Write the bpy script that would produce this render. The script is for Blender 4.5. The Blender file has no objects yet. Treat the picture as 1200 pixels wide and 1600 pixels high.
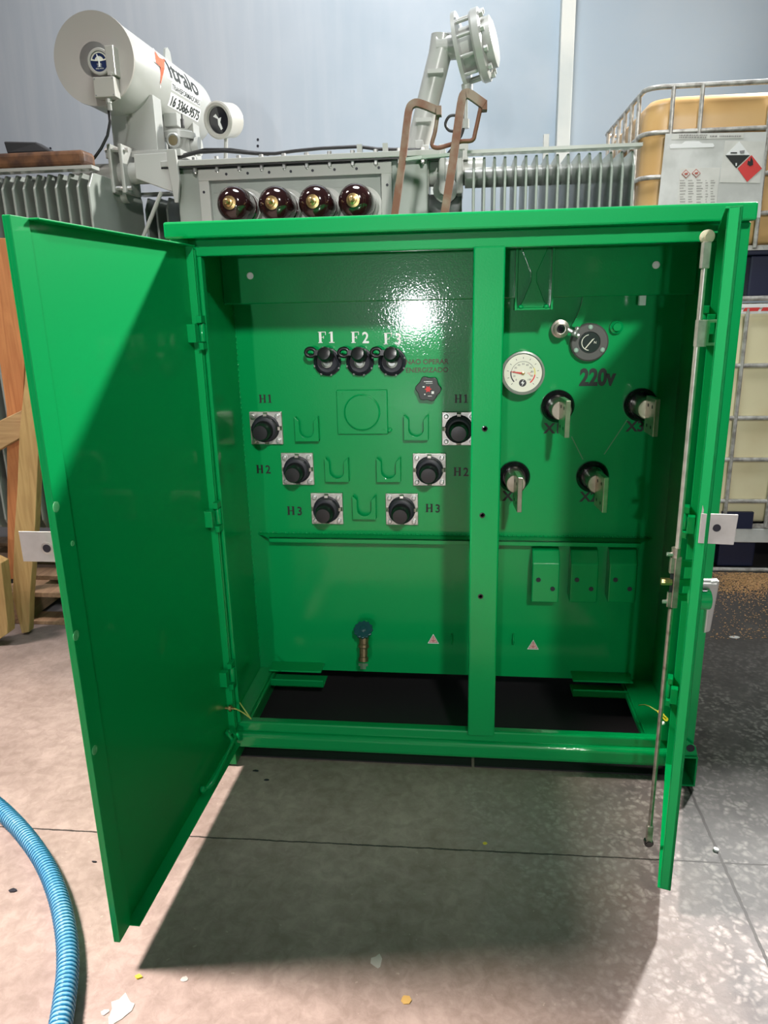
import bpy, bmesh, math, random
from mathutils import Vector, Matrix
random.seed(7)
PI = math.pi
scene = bpy.context.scene
COL = scene.collection

# ------------------------------------------------------------------ camera
CAM = Vector((-.011, -2.1693, 1.5508))
YAW, PITCH, ROLL, FPX = -.1143, .2815, -.0222, 1148.2
_cy, _sy = math.cos(YAW), math.sin(YAW)
FWD = Vector((_sy*math.cos(PITCH), _cy*math.cos(PITCH), -math.sin(PITCH)))
_rt = Vector((_cy, -_sy, 0)); _up = _rt.cross(FWD)
RT = _rt*math.cos(ROLL)+_up*math.sin(ROLL)
UP = -_rt*math.sin(ROLL)+_up*math.cos(ROLL)
cd = bpy.data.cameras.new('camera'); cam = bpy.data.objects.new('camera', cd); COL.objects.link(cam)
m3 = Matrix((RT, UP, -FWD)).transposed()
cam.matrix_world = Matrix.Translation(CAM) @ m3.to_4x4()
cd.sensor_fit = 'VERTICAL'; cd.sensor_height = 36.0; cd.lens = FPX*36.0/1600.0
cd.clip_start = .02; cd.clip_end = 100
scene.camera = cam

# ------------------------------------------------------------------ exposure, world, lamps
vs = scene.view_settings
vs.view_transform = 'Standard'; vs.look = 'None'; vs.gamma = 1; vs.use_curve_mapping = False
vs.exposure = 0.0
w = bpy.data.worlds.new('hall'); scene.world = w; w.use_nodes = True
wn = w.node_tree; bg = wn.nodes['Background']
tc = wn.nodes.new('ShaderNodeTexCoord'); sp = wn.nodes.new('ShaderNodeSeparateXYZ'); rp = wn.nodes.new('ShaderNodeValToRGB')
wn.links.new(tc.outputs['Generated'], sp.inputs[0]); wn.links.new(sp.outputs['Z'], rp.inputs[0]); wn.links.new(rp.outputs[0], bg.inputs[0])
rp.color_ramp.elements[0].position = .0; rp.color_ramp.elements[0].color = (.12, .14, .17, 1)
rp.color_ramp.elements[1].position = .9; rp.color_ramp.elements[1].color = (.50, .53, .56, 1)
bg.inputs[1].default_value = .15

def lamp(name, loc, target, size, power, col=(1, 1, 1), sizey=None, spread=180):
    l = bpy.data.lights.new(name, 'AREA'); l.energy = power; l.color = col
    l.shape = 'RECTANGLE' if sizey else 'DISK'; l.size = size
    if sizey: l.size_y = sizey
    l.spread = math.radians(spread)
    o = bpy.data.objects.new(name, l); COL.objects.link(o); o.location = loc
    o.rotation_euler = (Vector(target)-Vector(loc)).to_track_quat('-Z', 'Y').to_euler()
    return o
lamp('lamp_front', (1.47, -6.5, 5.0), (.0, .3, 2.05), .45, 20, (1, .98, .93), None, 33)
lamp('lamp_rear', (3.1, 4.0, 4.75), (-.6, -.5, .6), .35, 320, (1, .97, .93), None, 110)
lamp('added_fill_left', (-4.2, -.9, 6.2), (-.7, -1.5, 0), 1.1, 155, (1, .85, .79), None, 62)  # added lamp, unseen source: lights left floor, left door shades the middle
lamp('lamp_door', (-.98, -11.5, 1.27), (-.18, .45, 1.5), .24, 200, (.97, .98, 1))
lamp('added_fill_wall', (-.4, .6, 7.2), (-.4, 4.6, 2.6), 2.4, 190, (.95, .97, 1), None, 110)  # added fill to brighten the back wall, beam cut short of the floor

# ------------------------------------------------------------------ pixel to point helpers (rays from the photograph's camera)
def ray(px, py): return FWD + RT*((px-600)/FPX) + UP*((800-py)/FPX)
def atY(px, py, Y): d = ray(px, py); return CAM + d*((Y-CAM.y)/d.y)
def atZ(px, py, Z): d = ray(px, py); return CAM + d*((Z-CAM.z)/d.z)
def atX(px, py, X): d = ray(px, py); return CAM + d*((X-CAM.x)/d.x)

# ------------------------------------------------------------------ materials
MATS = {}
def mat(name, col, rough=.5, metal=0, bump=None, noise=None, coat=0, alpha=1, trans=0):
    """bump=(scale,strength[,detail]); noise=(scale, col2, lo, hi)"""
    m = bpy.data.materials.new(name); m.use_nodes = True; nt = m.node_tree; b = nt.nodes['Principled BSDF']
    b.inputs['Base Color'].default_value = (*col, 1); b.inputs['Roughness'].default_value = rough
    b.inputs['Metallic'].default_value = metal; b.inputs['Coat Weight'].default_value = coat
    b.inputs['Coat Roughness'].default_value = .05
    b.inputs['Alpha'].default_value = alpha; b.inputs['Transmission Weight'].default_value = trans
    g = nt.nodes.new('ShaderNodeNewGeometry')
    if noise:
        n = nt.nodes.new('ShaderNodeTexNoise'); n.inputs['Scale'].default_value = noise[0]; n.inputs['Detail'].default_value = 6
        nt.links.new(g.outputs['Position'], n.inputs['Vector'])
        r = nt.nodes.new('ShaderNodeValToRGB'); r.color_ramp.elements[0].position = noise[2]; r.color_ramp.elements[1].position = noise[3]
        r.color_ramp.elements[0].color = (*col, 1); r.color_ramp.elements[1].color = (*noise[1], 1)
        nt.links.new(n.outputs['Fac'], r.inputs[0]); nt.links.new(r.outputs[0], b.inputs['Base Color'])
    if bump:
        n = nt.nodes.new('ShaderNodeTexNoise'); n.inputs['Scale'].default_value = bump[0]; n.inputs['Detail'].default_value = bump[2] if len(bump) > 2 else 2
        nt.links.new(g.outputs['Position'], n.inputs['Vector'])
        bp = nt.nodes.new('ShaderNodeBump'); bp.inputs['Strength'].default_value = bump[1]; bp.inputs['Distance'].default_value = .002
        nt.links.new(n.outputs['Fac'], bp.inputs['Height']); nt.links.new(bp.outputs[0], b.inputs['Normal'])
        if coat: nt.links.new(bp.outputs[0], b.inputs['Coat Normal'])
    MATS[name] = m
    return m
GREEN = mat('green_paint', (.0, .305, .078), .30, 0, (170, .09, 2), None, .55)
GREEND = mat('green_door_paint', (.0, .335, .085), .38, 0, (120, .03, 2), None, .2)
GREY = mat('grey_paint', (.27, .30, .27), .38, 0, (60, .03), (3, (.35, .38, .35), .35, .7), .2)
GREYL = mat('light_grey_paint', (.38, .39, .36), .3, 0, None, (4, (.42, .425, .40), .3, .7), .3)
GREYD = mat('dark_grey_steel', (.20, .21, .21), .5)  # plain darker grey for pins, skids, screws and a pipe
BLACKP = mat('black_rubber', (.012, .012, .014), .3, 0, (200, .05))
BLACKG = mat('black_gloss', (.008, .008, .01), .12, 0, None, None, .5)
BLACKM = mat('black_plastic', (.012, .013, .022), .5)
ALU = mat('brushed_aluminium', (.62, .60, .56), .34, .55, (90, .05), (35, (.40, .39, .36), .4, .7))
ALUP = mat('bare_aluminium', (.50, .49, .47), .45, .3, None, (20, (.58, .57, .55), .4, .65))
STEEL = mat('worn_steel', (.42, .39, .34), .35, .8, None, (40, (.22, .19, .16), .45, .7))
TIN = mat('tinned_copper', (.50, .47, .38), .28, .85, None, (25, (.36, .33, .25), .4, .7))
ZINC = mat('zinc', (.62, .62, .60), .3, .8)
CHROME = mat('chrome', (.75, .75, .74), .18, 1)
BRASS = mat('brass', (.60, .42, .18), .3, .9, None, (50, (.35, .25, .12), .4, .7))
BRASSD = mat('dull_bronze', (.23, .17, .09), .4, .7, None, (60, (.12, .10, .06), .4, .7))
PORC = mat('brown_porcelain', (.020, .006, .006), .1, 0, None, None, .8)
RUST = mat('rusted_steel', (.15, .06, .035), .62, .3, (80, .25), (9, (.22, .17, .13), .50, .72))
WHITE = mat('white_paint', (.85, .86, .84), .5)
WHITEF = mat('gauge_face', (.78, .78, .66), .45)
INK = mat('black_lettering', (.006, .010, .008), .5)
INKR = mat('faded_red_lettering', (.10, .075, .05), .5)
RED = mat('red_print', (.70, .045, .04), .45)
REDL = mat('orange_red_decal', (.86, .10, .03), .4)
PINK = mat('pink_print', (.75, .42, .40), .5)
YEL = mat('yellow_sleeve', (.75, .62, .03), .5)
WIRE = mat('green_yellow_wire', (.42, .52, .12), .5)
BLACKW = mat('black_cable', (.012, .012, .012), .4)
NAVY = mat('navy_plastic', (.010, .014, .045), .45, 0, (40, .2))
NAVYD = mat('navy_dial', (.012, .025, .09), .35)
BROWNB = mat('oiled_timber', (.17, .075, .03), .6, 0, (60, .3), (14, (.06, .025, .012), .4, .62))
DARKR = mat('black_tarpaulin', (.02, .021, .023), .6, 0, (40, .4))
TEAL = mat('teal_handwheel', (.01, .07, .075), .35, 0, (90, .1))
PAPER = mat('weathered_label', (.52, .53, .50), .5, .1, (9, .3), (8, (.66, .67, .64), .4, .62))
PAPERW = mat('white_label', (.72, .71, .66), .6, 0, None, (12, (.62, .62, .57), .4, .7))
GALV = mat('galvanised_tube', (.58, .57, .53), .4, .35, None, (30, (.30, .28, .25), .4, .68))
AMBER = mat('amber_oil_tank', (.66, .42, .17), .38, 0, (3, .15), (2.2, (.56, .33, .12), .40, .75))
CREAM = mat('cream_tank', (.82, .74, .48), .38, 0, (3, .1), (3, (.74, .63, .38), .5, .75))
GLASS = mat('smoked_glass', (.02, .02, .025), .06, 0, None, None, .5)
YFOAM = mat('yellow_leaf', (.75, .6, .05), .6)
PAINTW = mat('dried_paint', (.60, .58, .54), .6)
GRIP = mat('grey_bezel', (.16, .17, .17), .4)
PIERB = mat('beige_bezel', (.42, .41, .37), .35, 0, None, None, .3)

def wood(name, c1, c2, axis='Z', knots=True):
    m = bpy.data.materials.new(name); m.use_nodes = True; nt = m.node_tree; b = nt.nodes['Principled BSDF']
    tcn = nt.nodes.new('ShaderNodeTexCoord'); mp = nt.nodes.new('ShaderNodeMapping')
    sc = {'X': (1.2, 14, 14), 'Y': (14, 1.2, 14), 'Z': (14, 14, 1.2)}[axis]
    mp.inputs['Scale'].default_value = sc
    nt.links.new(tcn.outputs['Object'], mp.inputs[0])
    n = nt.nodes.new('ShaderNodeTexNoise'); n.inputs['Scale'].default_value = 2.5; n.inputs['Detail'].default_value = 8; n.inputs['Distortion'].default_value = 1.2
    nt.links.new(mp.outputs[0], n.inputs['Vector'])
    r = nt.nodes.new('ShaderNodeValToRGB'); r.color_ramp.elements[0].position = .3; r.color_ramp.elements[1].position = .72
    r.color_ramp.elements[0].color = (*c1, 1); r.color_ramp.elements[1].color = (*c2, 1)
    nt.links.new(n.outputs['Fac'], r.inputs[0]); nt.links.new(r.outputs[0], b.inputs['Base Color'])
    bp = nt.nodes.new('ShaderNodeBump'); bp.inputs['Strength'].default_value = .35; bp.inputs['Distance'].default_value = .003
    nt.links.new(n.outputs['Fac'], bp.inputs['Height']); nt.links.new(bp.outputs[0], b.inputs['Normal'])
    b.inputs['Roughness'].default_value = .7
    return m
WOODO = wood('orange_board', (.62, .27, .10), (.42, .15, .05))
WOODY = wood('yellow_pine', (.52, .36, .15), (.34, .21, .08))
WOODX = wood('pine_rail', (.52, .36, .17), (.33, .20, .09), 'X')
WOODP = wood('pallet_wood', (.34, .22, .13), (.20, .12, .07), 'Y')

for g_ in (GREEN, GREEND): g_.node_tree.nodes['Principled BSDF'].inputs['Specular IOR Level'].default_value = .18

# floor material
def floor_mat():
    m = bpy.data.materials.new('concrete_floor'); m.use_nodes = True; nt = m.node_tree; b = nt.nodes['Principled BSDF']
    N, L = nt.nodes, nt.links
    g = N.new('ShaderNodeNewGeometry'); s = N.new('ShaderNodeSeparateXYZ'); L.new(g.outputs['Position'], s.inputs[0])
    def noise(sc, det=6, rough=.6, dist=0):
        n = N.new('ShaderNodeTexNoise'); n.inputs['Scale'].default_value = sc; n.inputs['Detail'].default_value = det
        n.inputs['Roughness'].default_value = rough; n.inputs['Distortion'].default_value = dist
        L.new(g.outputs['Position'], n.inputs['Vector']); return n.outputs['Fac']
    def ramp(f, p0, c0, p1, c1):
        r = N.new('ShaderNodeValToRGB'); e = r.color_ramp.elements
        e[0].position = p0; e[0].color = (*c0, 1); e[1].position = p1; e[1].color = (*c1, 1); L.new(f, r.inputs[0]); return r.outputs[0]
    def math_(op, a, b_=None, c=None):
        n = N.new('ShaderNodeMath'); n.operation = op
        for i, v in enumerate((a, b_, c)):
            if v is None: continue
            if isinstance(v, (int, float)): n.inputs[i].default_value = v
            else: L.new(v, n.inputs[i])
        return n.outputs[0]
    def mix(f, a, b_, mode='MIX'):
        n = N.new('ShaderNodeMix'); n.data_type = 'RGBA'; n.blend_type = mode
        for i, v in ((0, f), (6, a), (7, b_)):
            if isinstance(v, (int, float)): n.inputs[i].default_value = v
            elif isinstance(v, tuple): n.inputs[i].default_value = (*v, 1)
            else: L.new(v, n.inputs[i])
        return n.outputs[2]
    warm = ramp(noise(3.2), .3, (.33, .255, .22), .7, (.50, .40, .355))
    fine = ramp(noise(26, 8, .65, .6), .38, (.72, .70, .68), .62, (1.0, 1.0, 1.0))
    warm = mix(.8, warm, fine, 'MULTIPLY')
    grey = ramp(noise(9, 8, .7), .3, (.075, .069, .072), .72, (.20, .187, .185))
    v = N.new('ShaderNodeTexVoronoi'); v.inputs['Scale'].default_value = 46; v.inputs['Randomness'].default_value = 1
    wn_ = N.new('ShaderNodeTexNoise'); wn_.inputs['Scale'].default_value = 28; wn_.inputs['Detail'].default_value = 5; L.new(g.outputs['Position'], wn_.inputs['Vector'])
    vs_ = N.new('ShaderNodeVectorMath'); vs_.operation = 'MULTIPLY_ADD'; L.new(wn_.outputs['Color'], vs_.inputs[0]); vs_.inputs[1].default_value = (.055, .055, .055); L.new(g.outputs['Position'], vs_.inputs[2])
    L.new(vs_.outputs[0], v.inputs['Vector'])
    spot = ramp(v.outputs['Distance'], .10, (1, 1, 1), .58, (0, 0, 0))
    sm = math_('MULTIPLY', spot, ramp(noise(5, 6), .36, (.12, .12, .12), .64, (1, 1, 1)))
    grey = mix(math_('MULTIPLY', sm, .85), grey, (.58, .54, .51))
    # mottled worn slab to the right, smooth pinkish slab to the left
    xs = math_('ADD', s.outputs['X'], math_('MULTIPLY', math_('SUBTRACT', noise(1.6, 5), .5), 1.5))
    fx = N.new('ShaderNodeMapRange'); fx.inputs[1].default_value = .0; fx.inputs[2].default_value = .75; L.new(xs, fx.inputs[0])
    base = mix(fx.outputs[0], warm, grey)
    # small pale chips
    chips = ramp(noise(60, 3, .5), .70, (0, 0, 0), .74, (1, 1, 1))
    base = mix(math_('MULTIPLY', chips, .5), base, (.6, .5, .42))
    # darker colour towards the back, near the pallets
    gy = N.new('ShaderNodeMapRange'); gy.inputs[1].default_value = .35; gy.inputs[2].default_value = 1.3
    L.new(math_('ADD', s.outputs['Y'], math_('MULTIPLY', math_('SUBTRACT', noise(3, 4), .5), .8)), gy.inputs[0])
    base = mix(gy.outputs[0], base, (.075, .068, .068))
    # saw cuts between slabs
    wob = math_('MULTIPLY', math_('SUBTRACT', noise(22, 4), .5), .010)
    dy = math_('ABSOLUTE', math_('ADD', math_('ADD', s.outputs['Y'], .369), math_('SUBTRACT', wob, math_('MULTIPLY', s.outputs['X'], .014))))
    dx = math_('ABSOLUTE', math_('ADD', math_('SUBTRACT', s.outputs['X'], .723), wob))
    wy = math_('MULTIPLY', math_('LESS_THAN', dy, .0028), 1)
    wx = math_('LESS_THAN', dx, .0042)
    j = math_('MAXIMUM', wy, wx)
    base = mix(math_('MULTIPLY', j, .93), base, (.02, .016, .014))
    L.new(base, b.inputs['Base Color']); b.inputs['Roughness'].default_value = .55
    bp = N.new('ShaderNodeBump'); bp.inputs['Strength'].default_value = .35; bp.inputs['Distance'].default_value = .004
    L.new(math_('SUBTRACT', noise(40, 8, .7), math_('MULTIPLY', j, 2.0)), bp.inputs['Height']); L.new(bp.outputs[0], b.inputs['Normal'])
    return m
FLOOR = floor_mat()

def wall_mat():
    m = bpy.data.materials.new('painted_wall'); m.use_nodes = True; nt = m.node_tree; b = nt.nodes['Principled BSDF']
    N, L = nt.nodes, nt.links
    g = N.new('ShaderNodeNewGeometry'); mp = N.new('ShaderNodeMapping'); mp.inputs['Scale'].default_value = (5, 1, .35)
    L.new(g.outputs['Position'], mp.inputs[0])
    n = N.new('ShaderNodeTexNoise'); n.inputs['Scale'].default_value = 2.2; n.inputs['Detail'].default_value = 7; L.new(mp.outputs[0], n.inputs['Vector'])
    n2 = N.new('ShaderNodeTexNoise'); n2.inputs['Scale'].default_value = 1.3; n2.inputs['Detail'].default_value = 5; L.new(g.outputs['Position'], n2.inputs['Vector'])
    r = N.new('ShaderNodeValToRGB'); e = r.color_ramp.elements; e[0].position = .35; e[0].color = (.34, .42, .48, 1); e[1].position = .68; e[1].color = (.44, .50, .55, 1)
    L.new(n2.outputs['Fac'], r.inputs[0])
    # pale run marks on the left bay
    r2 = N.new('ShaderNodeValToRGB'); e = r2.color_ramp.elements; e[0].position = .45; e[0].color = (0, 0, 0, 1); e[1].position = .75; e[1].color = (.4, .4, .4, 1)
    L.new(n.outputs['Fac'], r2.inputs[0])
    s = N.new('ShaderNodeSeparateXYZ'); L.new(g.outputs['Position'], s.inputs[0])
    mr = N.new('ShaderNodeMapRange'); mr.inputs[1].default_value = -.2; mr.inputs[2].default_value = -2.6; L.new(s.outputs['X'], mr.inputs[0])
    mu = N.new('ShaderNodeMath'); mu.operation = 'MULTIPLY'; L.new(r2.outputs[0], mu.inputs[0]); L.new(mr.outputs[0], mu.inputs[1])
    mx0 = N.new('ShaderNodeMix'); mx0.data_type = 'RGBA'; L.new(mr.outputs[0], mx0.inputs[0]); L.new(r.outputs[0], mx0.inputs[6]); mx0.inputs[7].default_value = (.50, .53, .56, 1)
    mx = N.new('ShaderNodeMix'); mx.data_type = 'RGBA'; L.new(mu.outputs[0], mx.inputs[0]); L.new(mx0.outputs[2], mx.inputs[6]); mx.inputs[7].default_value = (.66, .66, .66, 1)
    L.new(mx.outputs[2], b.inputs['Base Color']); b.inputs['Roughness'].default_value = .5
    bp = N.new('ShaderNodeBump'); bp.inputs['Strength'].default_value = .1; L.new(n2.outputs['Fac'], bp.inputs['Height']); L.new(bp.outputs[0], b.inputs['Normal'])
    return m
WALL = wall_mat()

# ------------------------------------------------------------------ mesh builder
class MB:
    def __init__(s): s.bm = bmesh.new(); s.mi = 0
    def _v(s, p): return s.bm.verts.new(p)
    def face(s, pts):
        f = s.bm.faces.new([s._v(p) for p in pts]); f.material_index = s.mi; return s
    def hexa(s, b, t):
        """b, t: four bottom and four top points, same order"""
        vb = [s._v(p) for p in b]; vt = [s._v(p) for p in t]
        fs = [s.bm.faces.new(vb[::-1]), s.bm.faces.new(vt)]
        for i in range(4):
            j = (i+1) % 4; fs.append(s.bm.faces.new((vb[i], vb[j], vt[j], vt[i])))
        for f in fs: f.material_index = s.mi
        return s
    def box(s, a, b, M=None):
        x0, y0, z0 = a; x1, y1, z1 = b
        x0, x1 = min(x0, x1), max(x0, x1); y0, y1 = min(y0, y1), max(y0, y1); z0, z1 = min(z0, z1), max(z0, z1)
        q = lambda z: [Vector(p) for p in ((x0, y0, z), (x1, y0, z), (x1, y1, z), (x0, y1, z))]
        bb, tt = q(z0), q(z1)
        if M is not None: bb = [M @ p for p in bb]; tt = [M @ p for p in tt]
        return s.hexa(bb, tt)
    def tube(s, pts, r, n=10, closed=False, caps=True):
        pts = [Vector(p) for p in pts]; k = len(pts); R = r if isinstance(r, (list, tuple)) else [r]*k
        rings = []; prev = None
        for i, p in enumerate(pts):
            a = pts[(i-1) % k] if (closed or i > 0) else p; b = pts[(i+1) % k] if (closed or i < k-1) else p
            t = (b-a).normalized()
            if prev is None:
                u = t.cross(Vector((0, 0, 1)))
                if u.length < .05: u = t.cross(Vector((0, 1, 0)))
                u.normalize()
            else: u = (prev - t*prev.dot(t)).normalized()
            prev = u; v = t.cross(u)
            rings.append([s._v(p+(u*math.cos(2*PI*j/n)+v*math.sin(2*PI*j/n))*R[i]) for j in range(n)])
        m = k if closed else k-1
        for i in range(m):
            A, B = rings[i], rings[(i+1) % k]
            for j in range(n):
                f = s.bm.faces.new((A[j], A[(j+1) % n], B[(j+1) % n], B[j])); f.material_index = s.mi; f.smooth = True
        if caps and not closed:
            for rg in (rings[0][::-1], rings[-1]):
                f = s.bm.faces.new(rg); f.material_index = s.mi
        return s
    def bar(s, pts, hx, hy, up=(0, 0, 1)):
        """rectangular section swept along pts; hx half width sideways, hy half width along 'up'"""
        pts = [Vector(p) for p in pts]; k = len(pts); rings = []
        for i, p in enumerate(pts):
            a = pts[max(i-1, 0)]; b = pts[min(i+1, k-1)]; t = (b-a).normalized()
            u = t.cross(Vector(up)).normalized(); v = u.cross(t).normalized()
            rings.append([s._v(p+u*sx*hx+v*sy*hy) for sx, sy in ((-1, -1), (1, -1), (1, 1), (-1, 1))])
        for i in range(k-1):
            A, B = rings[i], rings[i+1]
            for j in range(4): s.bm.faces.new((A[j], A[(j+1) % 4], B[(j+1) % 4], B[j])).material_index = s.mi
        s.bm.faces.new(rings[0][::-1]).material_index = s.mi; s.bm.faces.new(rings[-1]).material_index = s.mi
        return s
    def lathe(s, prof, o, axis, n=32):
        """prof: (radius, distance along axis)"""
        o = Vector(o); a = Vector(axis).normalized(); u = a.cross(Vector((0, 0, 1)))
        if u.length < .05: u = Vector((1, 0, 0))
        u.normalize(); v = a.cross(u); rings = []
        for r, h in prof:
            rings.append([s._v(o+a*h+(u*math.cos(2*PI*j/n)+v*math.sin(2*PI*j/n))*max(r, 1e-4)) for j in range(n)])
        for i in range(len(rings)-1):
            A, B = rings[i], rings[i+1]
            d = Vector((prof[i+1][0]-prof[i][0], prof[i+1][1]-prof[i][1]))
            for j in range(n):
                f = s.bm.faces.new((A[j], A[(j+1) % n], B[(j+1) % n], B[j])); f.material_index = s.mi; f.smooth = False
        for rg in (rings[0][::-1], rings[-1]): s.bm.faces.new(rg).material_index = s.mi
        return s
    def cyl(s, a, b, r, n=20, r2=None):
        a, b = Vector(a), Vector(b)
        return s.lathe([(r, 0), (r if r2 is None else r2, (b-a).length)], a, b-a, n)
    def prism(s, poly, o, U, V, d):
        """polygon in the plane o+U,V, extruded by vector d"""
        o, U, V, d = Vector(o), Vector(U), Vector(V), Vector(d)
        A = [s._v(o+U*x+V*y) for x, y in poly]; B = [s._v(o+U*x+V*y+d) for x, y in poly]; n = len(A)
        s.bm.faces.new(A).material_index = s.mi; s.bm.faces.new(B[::-1]).material_index = s.mi
        for i in range(n):
            j = (i+1) % n; s.bm.faces.new((A[i], B[i], B[j], A[j])).material_index = s.mi
        return s
    def sphere(s, c, r, sc=(1, 1, 1), n=16):
        M = Matrix.Translation(c) @ Matrix.Diagonal((*[r*k for k in sc], 1))
        g = bmesh.ops.create_uvsphere(s.bm, u_segments=n, v_segments=n//2, radius=1, matrix=M)
        for v in g['verts']:
            for f in v.link_faces: f.material_index = s.mi; f.smooth = True
        return s
    def build(s, name, mats, parent=None, origin=None, bevel=0, seg=2, smooth=None):
        bm = s.bm
        bmesh.ops.recalc_face_normals(bm, faces=bm.faces)
        lo = Vector([min(v.co[i] for v in bm.verts) for i in range(3)]); hi = Vector([max(v.co[i] for v in bm.verts) for i in range(3)])
        org = Vector(origin) if origin is not None else (lo+hi)/2
        for v in bm.verts: v.co -= org
        me = bpy.data.meshes.new(name); bm.to_mesh(me); bm.free()
        for mm in (mats if isinstance(mats, (list, tuple)) else [mats]): me.materials.append(mm)
        o = bpy.data.objects.new(name, me); COL.objects.link(o)
        put(o, org, parent)
        if bevel:
            b = o.modifiers.new('bevel', 'BEVEL'); b.width = bevel; b.segments = seg; b.limit_method = 'ANGLE'; b.angle_limit = .6
        if smooth:
            for p in me.polygons: p.use_smooth = True
            me.set_sharp_from_angle(angle=smooth)
        return o
WT = {}
def catmull(P, n):
    out = []
    for i in range(len(P)-1):
        p0, p1, p2, p3 = P[max(i-1, 0)], P[i], P[i+1], P[min(i+2, len(P)-1)]
        for k in range(n):
            t = k/n; out.append(.5*((2*p1)+(p2-p0)*t+(2*p0-5*p1+4*p2-p3)*t*t+(3*p1-p0-3*p2+p3)*t**3))
    return out+[P[-1]]
def put(o, org, parent):
    WT[o.name] = Vector(org)
    if parent is not None:
        o.parent = parent; o.location = Vector(org)-WT[parent.name]
    else: o.location = org
def tag(o, label=None, cat=None, group=None, kind=None):
    if label: o['label'] = label
    if cat: o['category'] = cat
    if group: o['group'] = group
    if kind: o['kind'] = kind
    return o
def empty(name, loc):
    o = bpy.data.objects.new(name, None); COL.objects.link(o); o.location = loc; o.empty_display_size = .05; WT[o.name] = Vector(loc); return o
def struct(mb, name, m, bevel=0):
    o = mb.build(name, m, bevel=bevel); o['kind'] = 'structure'; return o
def copy_tree(o, shift, parent=None, kids=True):
    """a copy of a part (with its sub-parts) moved by a vector, under the same parent unless told otherwise"""
    c = o.copy(); COL.objects.link(c)
    par = parent if parent is not None else o.parent
    c.parent = par; c.location = o.location + Vector(shift); WT[c.name] = WT[o.name] + Vector(shift)
    if kids:
        for ch in list(o.children):
            d = ch.copy(); COL.objects.link(d); d.parent = c; WT[d.name] = WT[ch.name] + Vector(shift)
    return c
def arc(cx, cy, r, a0, a1, n=12):
    return [(cx+r*math.cos(math.radians(a0+(a1-a0)*i/n)), cy+r*math.sin(math.radians(a0+(a1-a0)*i/n))) for i in range(n+1)]
def text_geo(body, size=1, sx=1, bold=0, shear=0, align='CENTER'):
    cu = bpy.data.curves.new('t', 'FONT'); cu.body = body; cu.size = size; cu.offset = bold; cu.shear = shear; cu.align_x = align; cu.resolution_u = 4
    cu.fill_mode = 'FRONT'
    o = bpy.data.objects.new('t', cu); COL.objects.link(o)
    me = bpy.data.meshes.new_from_object(o)
    vs_ = [(v.co.x*sx, v.co.y) for v in me.vertices]; fs = [tuple(p.vertices) for p in me.polygons]
    bpy.data.objects.remove(o); bpy.data.meshes.remove(me); bpy.data.curves.remove(cu)
    return vs_, fs
def text_into(mb, body, o, U, V, size, sx=1, bold=0, shear=0, align='CENTER', fn=None):
    vv, fs = text_geo(body, size, sx, bold, shear, align); o = Vector(o); U = Vector(U); V = Vector(V)
    if fn:
        t = bmesh.new(); tv = [t.verts.new((x, y, 0)) for x, y in vv]
        for f in fs:
            try: t.faces.new([tv[i] for i in f])
            except ValueError: pass
        for k in range(1, 12):
            bmesh.ops.bisect_plane(t, geom=t.verts[:]+t.edges[:]+t.faces[:], plane_co=(0, size*k/12*.8, 0), plane_no=(0, 1, 0))
        t.verts.index_update(); vv = [(v.co.x, v.co.y) for v in t.verts]; fs = [[v.index for v in f.verts] for f in t.faces]; t.free()
    bv = [mb._v(fn(x, y) if fn else o+U*x+V*y) for x, y in vv]
    for f in fs:
        try: mb.bm.faces.new([bv[i] for i in f]).material_index = mb.mi
        except ValueError: pass
    return mb
X, Y, Z = Vector((1, 0, 0)), Vector((0, 1, 0)), Vector((0, 0, 1))

# ================================================================== SETTING
struct(MB().face([(-14, -14, 0), (14, -14, 0), (14, 4.6, 0), (-14, 4.6, 0)]), 'floor', FLOOR)
WY = 4.5
struct(MB().box((-14, WY, 0), (14, WY+.15, 9)), 'wall_back', WALL)
b0 = atY(869, 235, WY-.12).x; b1 = atY(890, 235, WY-.12).x
mb = MB().box((b0, WY-.12, 0), (b1, WY, 9)); struct(mb, 'trim_1', mat('pillar_grey', (.48, .52, .50), .5, 0, None, (2, (.60, .62, .58), .4, .65)), .006)
mb = MB().box((b1+.002, WY-.03, 0), (14, WY+.001, 9)); struct(mb, 'wall_right_bay', mat('blue_wall_bay', (.30, .37, .43), .5, 0, None, (1.2, (.33, .39, .44), .35, .7)))

# ================================================================== GREEN TRANSFORMER CABINET
XL, XR = -.775, .625            # opening
OL, OR = -.862, .732            # outside
ZT, ZB, ZBB = 1.681, .153, .056
BY, UY = .449, .343             # tank wall, upper set-forward wall
cab = empty('transformer_cabinet', (-.065, .45, 0))
tag(cab, 'bright green pad-mounted transformer cabinet with both doors swung open, standing on the concrete floor', 'transformer cabinet')

# roof
mb = MB()
RY = -.045
mb.prism([(RY, 1.727), (RY, 1.772), (.47, 1.785), (.47, 1.727)], (OL-.0, 0, 0), Y, Z, X*(OR-OL))
mb.build('roof', GREEN, cab, bevel=.006)
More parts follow.
